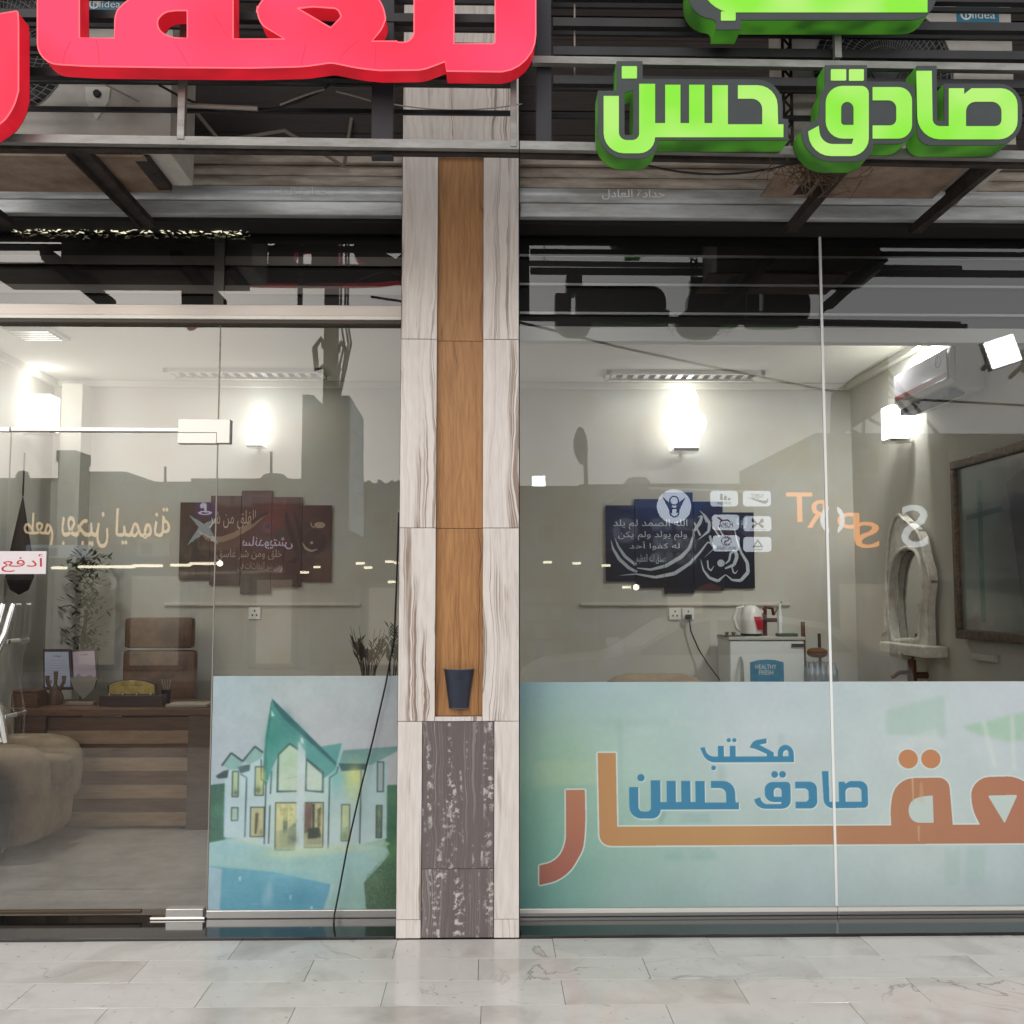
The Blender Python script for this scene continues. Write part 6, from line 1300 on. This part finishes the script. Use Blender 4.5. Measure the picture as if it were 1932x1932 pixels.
# utility pole, cable coils, sign box
YPo=-7; a,b=RF(612,700,YPo),RF(636,700,YPo); xp=(a.x+b.x)/2; rr=(b.x-a.x)/2; zt_=RF(620,350,YPo).z
t=thing('utility_pole','dark concrete utility pole with looped cables left of the pillar','utility pole',(xp,YPo,-.13)); pc2=mat('pole_dark',lin(84,76,68),.8,noise=lin(68,60,54),ns=3)
M().box(xp-rr,xp+rr,YPo-.12,YPo+.1,-.13,zt_,bev=.02).put('shaft',pc2,t)
for s_,(ax_,ay_,bx_,by_) in ((-1,(598,672,612,690)),(1,(650,680,636,692))):
    p,q=RF(ax_,ay_,YPo),RF(bx_,by_,YPo); M().tube([(q.x,YPo,q.z),(p.x-.0,YPo,q.z-.05),(p.x-.03*s_*-1,YPo,p.z+.1),((p.x+q.x)/2,YPo,p.z+.22),(q.x,YPo,p.z+.1)],.035,8).put('insulator_hook',blk,t,True)
for k,(x,) in enumerate(((644,),(652,),(657,))):
    p=RF(x,610,YPo); q=RF(x+6,690,YPo); M().tube([(p.x,YPo+.05,p.z+2.0),(p.x,YPo+.05,p.z),(q.x,YPo+.05,(p.z+q.z)/2),(q.x-.05,YPo+.05,q.z),(b.x,YPo+.05,q.z-.6)],.014,5).put('cable_loop',blk,t,True)
for dz in (0,.5,): M().box(xp-1.1,xp+1.1,YPo-.05,YPo+.05,zt_-.6-dz,zt_-.5-dz).put('cross_arm',pc2,t)
YBX=-6.6; a,b=RF(570,975,YBX),RF(662,748,YBX); t=thing('sign_box','tall grey sign box hung round the utility pole','sign box',(a.x,YBX,a.z)); gb=mat('box_grey',lin(104,102,98),.6,noise=lin(92,90,86),ns=2)
xm=RF(612,748,YBX).x; xs_=RF(594,748,YBX).x
M().prism([(a.x,RF(600,925,YBX).z),(xm-.01,RF(600,925,YBX).z),(xm-.01,RF(600,765,YBX).z),(xs_,b.z),(a.x,b.z)],'y',YBX-.3,YBX+.1).put('side_panel',gb,t)
M().box(xm,b.x,YBX-.25,YBX+.12,RF(600,925,YBX).z,RF(640,750,YBX).z).put('back_panel',gb,t)
q_=[RF(663,1000,YBX+.1),RF(686,1012,YBX-.9),RF(686,790,YBX-.9),RF(663,752,YBX+.1)]
pc=Pic(120,500,1).grad([(0,0,(150,168,176)),(120,500,(160,176,184))]); 
for y0 in (90,170,190,260,400): pc.poly([(15,y0),(100,y0+20),(98,y0+32),(15,y0+14)],(110,126,134),.7)
pc.line([(10,330),(70,345),(70,420)],6,(96,110,118)); pc.line([(100,300),(100,470)],5,(96,110,118))
sheet('printed_panel',[q_[1],q_[0],q_[3],q_[2]],pc.mat('sign_box_print',.5,emit=.9),t,.03)
# satellite dish on a mast
c_=RF(1084,842,D0+1); t=thing('satellite_dish','satellite dish on a thin mast above the roof right of the pillar','satellite dish',tuple(c_)); rr=.38
M().lathe([(.0,0),(rr*.6,.05),(rr,.14),(rr*.97,.15),(rr*.58,.07),(0,.02)],(0,0,0),20,'x').put('dish',blk,t,True)
t.children[0].data.transform(Matrix.Translation(c_)@Matrix.Rotation(rad(25),4,'Z')); p=RF(1103,842,D0+1); q=RF(1106,920,D0+1)
M().tube([(p.x,D0+1,p.z+.1),(q.x,D0+1,q.z),(q.x,D0+1,q.z-.6)],.045,6).put('mast',blk,t); M().tube([tuple(c_),(p.x,D0+1,p.z)],.04,6).put('arm',blk,t)
M().tube([(q.x,D0+1,q.z-.6),(q.x,D0+.0,q.z-.6)],.045,6).put('bracket',blk,t)
# billboard on lattice
YL=-9.5; r2=lambda x,y:(lambda p:(p.x,p.z))(RF(x,y,YL)); bb=mat('billboard_brown',lin(116,98,80),.8,noise=lin(98,82,66),ns=1.5)
t=thing('billboard','brown tilted billboard on a steel lattice above the sports shop','billboard',(r2(1600,800)[0],YL,r2(1600,800)[1]))
M().prism([r2(1568,826),r2(1570,742),(r2(1620,704)),r2(1623,796)],'y',YL-.06,YL).put('panel',bb,t); M().prism([r2(1624,795),r2(1621,703),r2(1672,672),r2(1674,762)],'y',YL-.06,YL).put('panel',bb,t)
for a,b in (((1568,828),(1674,764)),((1674,730),(1740,812)),((1674,720),(1735,760)),((1676,766),(1700,790)),((1640,790),(1700,822)),((1602,810),(1640,828)),((1590,818),(1620,830)),((1673,672),(1672,830)),((1630,795),(1628,830)),((1674,700),(1770,820))):
    p,q=RF(*a,YL-.1),RF(*b,YL-.1); M().tube([tuple(p),tuple(q)],.028,5).put('strut',blk,t)
p,q=RF(1568,826,YL-.1),RF(1568,900,YL-.1); M().tube([tuple(p),(p.x,YL-.1,-.02)],.06,6).put('leg',blk,t); p=RF(1674,826,YL-.1); M().tube([tuple(p),(p.x,YL-.1,-.02)],.06,6).put('leg',blk,t)
# overhead wire
YW=-3.1; wp=[RF(x,y,YW) for x,y in ((700,560),(900,590),(1040,622),(1160,653),(1300,683),(1440,712),(1550,735),(1700,752),(1932,765),(2300,778))]
tag(M().tube(wp,.011,6).put('overhead_wire',cable,None,True),'thick black overhead wire crossing the right shopfront glass','wire')
# awning edge over the brand plates
YAw=-11.8; p,q=RF(1192,915,YAw),RF(1555,928,YAw); t=thing('shop_awning','thin dark awning edge above the brand plates','awning',(p.x,YAw,p.z))
M().tube([tuple(p),tuple(q)],.035,6).put('rail',blk,t); p2,q2=RF(1225,920,YAw),RF(1545,932,YAw); M().tube([tuple(p2),tuple(q2)],.03,6).put('light_strip',emis('awning_white',lin(220,216,204),None,.8),t)
M().box(p.x,q.x,D0+.06,YAw-.05,p.z-.02,p.z+.03).put('roof',blk,t)
# shop shelves seen right of the pillar
for k,(x0,y0,x1,y1) in enumerate(((985,1125,1062,1270),)):
    Yk=-14.6; p,q=RF(x0,y1,Yk),RF(x1,y0,Yk); t=thing('vending_shelf','grey shelf unit with goods, low beside the pillar','shelf',(p.x,Yk,-.02)); M().box(p.x,q.x,Yk-.5,Yk-.02,-.02,q.z).put('back',frm,t)
    for j in range(4):
        z=.3+j*(q.z-.3)/3.5; M().box(p.x,q.x,Yk-.019,Yk+.1,z,z+.05).put('shelf_board',blk,t)
        for i in range(4): x=p.x+.1+(q.x-p.x-.3)*i/3.2; M().box(x,x+.18,Yk-.01,Yk+.08,z+.051,z+.3).put('box',mat('goods_%d'%((i+j)%3),lin(*((150,140,120),(90,100,110),(170,170,160))[(i+j)%3]),.6),t)
# people
def person(label,x,Y,h,shirt,hair,yaw=0,step=.12):
    t=thing('person',label,'person',(x,Y,-.02)); s=h/1.75
    V=[(0,0,.95),(0,0,1.1),(0,.01,1.3),(0,0,1.46),(0,0,1.53),(0,.01,1.62),(0,.01,1.72),(.19,0,1.42),(.25,.02,1.15),(.27,-.06,.9),(.275,-.09,.82),(-.19,0,1.42),(-.25,.02,1.15),(-.26,-.06,.9),(-.265,-.09,.82),(.1,0,.9),(.11,-step*.4,.5),(.12,step*.3,.1),(.12,step*.3-.14,.04),(-.1,0,.9),(-.11,step*.3,.5),(-.12,step*.9,.1),(-.12,step*.9-.14,.05)]
    E_=[(0,1),(1,2),(2,3),(3,4),(4,5),(5,6),(3,7),(7,8),(8,9),(9,10),(3,11),(11,12),(12,13),(13,14),(0,15),(15,16),(16,17),(17,18),(0,19),(19,20),(20,21),(21,22)]
    Rd=[.15,.14,.17,.1,.055,.085,.07,.075,.052,.04,.036,.075,.052,.04,.036,.1,.07,.05,.045,.1,.07,.05,.045]
    me=bpy.data.meshes.new('body'); me.from_pydata([(a*s,b*s,c*s) for a,b,c in V],E_,[]); o=bpy.data.objects.new('tmp',me); COL.objects.link(o)
    md=o.modifiers.new('skin','SKIN'); 
    for i,v in enumerate(me.skin_vertices[0].data): v.radius=(Rd[i]*s,Rd[i]*s*(.7 if i in (0,1,2,3) else 1)); v.use_root=(i==0)
    o.modifiers.new('s','SUBSURF').levels=2
    dg=bpy.context.evaluated_depsgraph_get(); m2=bpy.data.meshes.new_from_object(o.evaluated_get(dg)); bpy.data.objects.remove(o)
    m2.transform(Matrix.Translation((x,Y,-.02))@Matrix.Rotation(yaw,4,'Z'))
    m2.materials.clear(); sk=mat('skin',lin(170,124,98),.6); pants=mat('trousers_'+str(shirt[0]),lin(50,52,60),.8); sh_=mat('shirt_'+str(shirt[0]),lin(*shirt),.8)
    for q in (sk,sh_,pants): m2.materials.append(q)
    for p in m2.polygons:
        z=p.center.z+.02; r_=math.hypot(p.center.x-x,p.center.y-Y); p.use_smooth=True
        p.material_index=2 if z<.95*s and r_<.24*s else (1 if z<1.49*s and not (z<1.0*s) else 0)
    b=bpy.data.objects.new('body',m2); COL.objects.link(b); b.parent=t; b.matrix_parent_inverse=Matrix.Translation(-t.location)
    R=Matrix.Rotation(yaw,3,'Z'); hc=Vector((x,Y,-.02))+R@Vector((0,.02*s,1.69*s)); M().blob(tuple(hc+Vector((0,0,.03))),(.095*s,.1*s,.08*s),14).put('hair',mat('hair_'+str(hair[0]),lin(*hair),.8),t,True)
    f=lambda a,b_,c:tuple(Vector((x,Y,-.02))+R@Vector((a*s,b_*s,c*s)))
    # faces the shop: +y
    M().blob(f(0,.1,1.635),(.014*s,.02*s,.024*s),8).put('nose',sk,t,True)
    for e in (-.033,.033): M().blob(f(e,.088,1.655),(.012*s,.007*s,.008*s),8).put('eye',blk,t,True); M().blob(f(e*2.7,.01,1.64),(.01*s,.02*s,.03*s),8).put('ear',sk,t,True)
    M().blob(f(0,.088,1.59),(.025*s,.008*s,.006*s),8).put('mouth',mat('lip',lin(130,80,72),.6),t,True)
    for hs_ in (-1,1):
        for k in range(4): M().tube([f(hs_*.27+(k-1.5)*.015,-.1,.8),f(hs_*.27+(k-1.5)*.017,-.12,.745),f(hs_*.265+(k-1.5)*.016,-.115,.715-.005*(k in(1,2)))],[.009,.0085,.007],6).put('finger',sk,t,True)
        M().tube([f(hs_*.25,-.08,.83),f(hs_*.235,-.12,.79),f(hs_*.24,-.13,.765)],[.011,.01,.008],6).put('thumb',sk,t,True)
    return t
p=RF(1609,1135,-15); person('person in pale clothes with white hair, seen faintly left of the ornate mirror',p.x,-15,1.7,(150,146,138),(214,210,200))
p=RF(1668,1138,-14.6); person('person in a yellow shirt close to the ornate mirror',p.x,-14.6,1.7,(206,190,120),(60,50,44),.3)
# white car at the kerb behind the viewer
def car(label,x,y,ln=4.4):
    t=thing('parked_car',label,'car',(x,y,-.13)); body=mat('car_white',lin(210,212,212),.25,coat=.6); g0=-.13
    pr=[(-ln/2,.35),(-ln/2,.72),(-ln/2+.25,.86),(-ln/2+1.1,.95),(-ln/2+1.75,1.36),(.45,1.44),(1.25,1.32),(1.75,.98),(ln/2-.08,.92),(ln/2,.6),(ln/2-.02,.35)]
    prr=rp([(x+a,g0+b,.12) for a,b in pr],4)
    M().prism(prr,'y',y-.84,y+.84).put('body',body,t)
    for yy,s_ in ((y+.842,1),(y-.842,-1)):
        for q in ([(-ln/2+1.2,.97),(-ln/2+1.78,1.3),(-.12,1.36),(-.12,.97)],[(-.04,.97),(-.04,1.36),(.5,1.36),(1.18,1.26),(1.5,1.0)]):
            M().prism([(x+a,g0+b) for a,b in q],'y',yy-.004,yy+.006).put('side_window',dkw,t)
        for dx in (-1.35,1.35):
            w_=M().lathe([(.30,yy-.2*(s_>0)+.0*s_),(.33,yy-.1*s_),(.33,yy),(.3,yy+.012*s_)],(x+dx,0,g0+.33),24,'y').put('wheel',blk,t,True)
            M().lathe([(.2,yy+.013*s_),(.19,yy+.03*s_),(.05,yy+.035*s_)],(x+dx,0,g0+.33),20,'y').put('rim',MAT['chrome'] if 'chrome' in MAT else body,w_,True)
        M().box(x-.45,x-.27,yy-.0,yy+.02*s_,g0+.88,g0+.91).put('door_handle',chrome,t); M().box(x-1.1,x-.92,yy,yy+.14*s_,g0+.98,g0+1.1,bev=.02).put('wing_mirror',body,t)
    for dy in (-.6,.6): M().box(x-ln/2-.01,x-ln/2+.08,y+dy-.16,y+dy+.16,g0+.62,g0+.74,bev=.02).put('headlight',mat('lamp_lens',lin(220,225,230),.1),t); M().box(x+ln/2-.07,x+ln/2+.01,y+dy-.16,y+dy+.16,g0+.66,g0+.8,bev=.02).put('tail_light',mat('tail_red',lin(140,24,24),.2),t)
    return t
car('white saloon car parked at the kerb, its roof glinting faintly in the right glass',RF(1290,1200,-7).x+.3,-7.2)
# ---- roofs and distant mass closing the street
for k in range(14):
    x=-40+6*k
for o in S.objects:
    if o.type=='MESH' and not o.data.materials: o.data.materials.append(mortar)
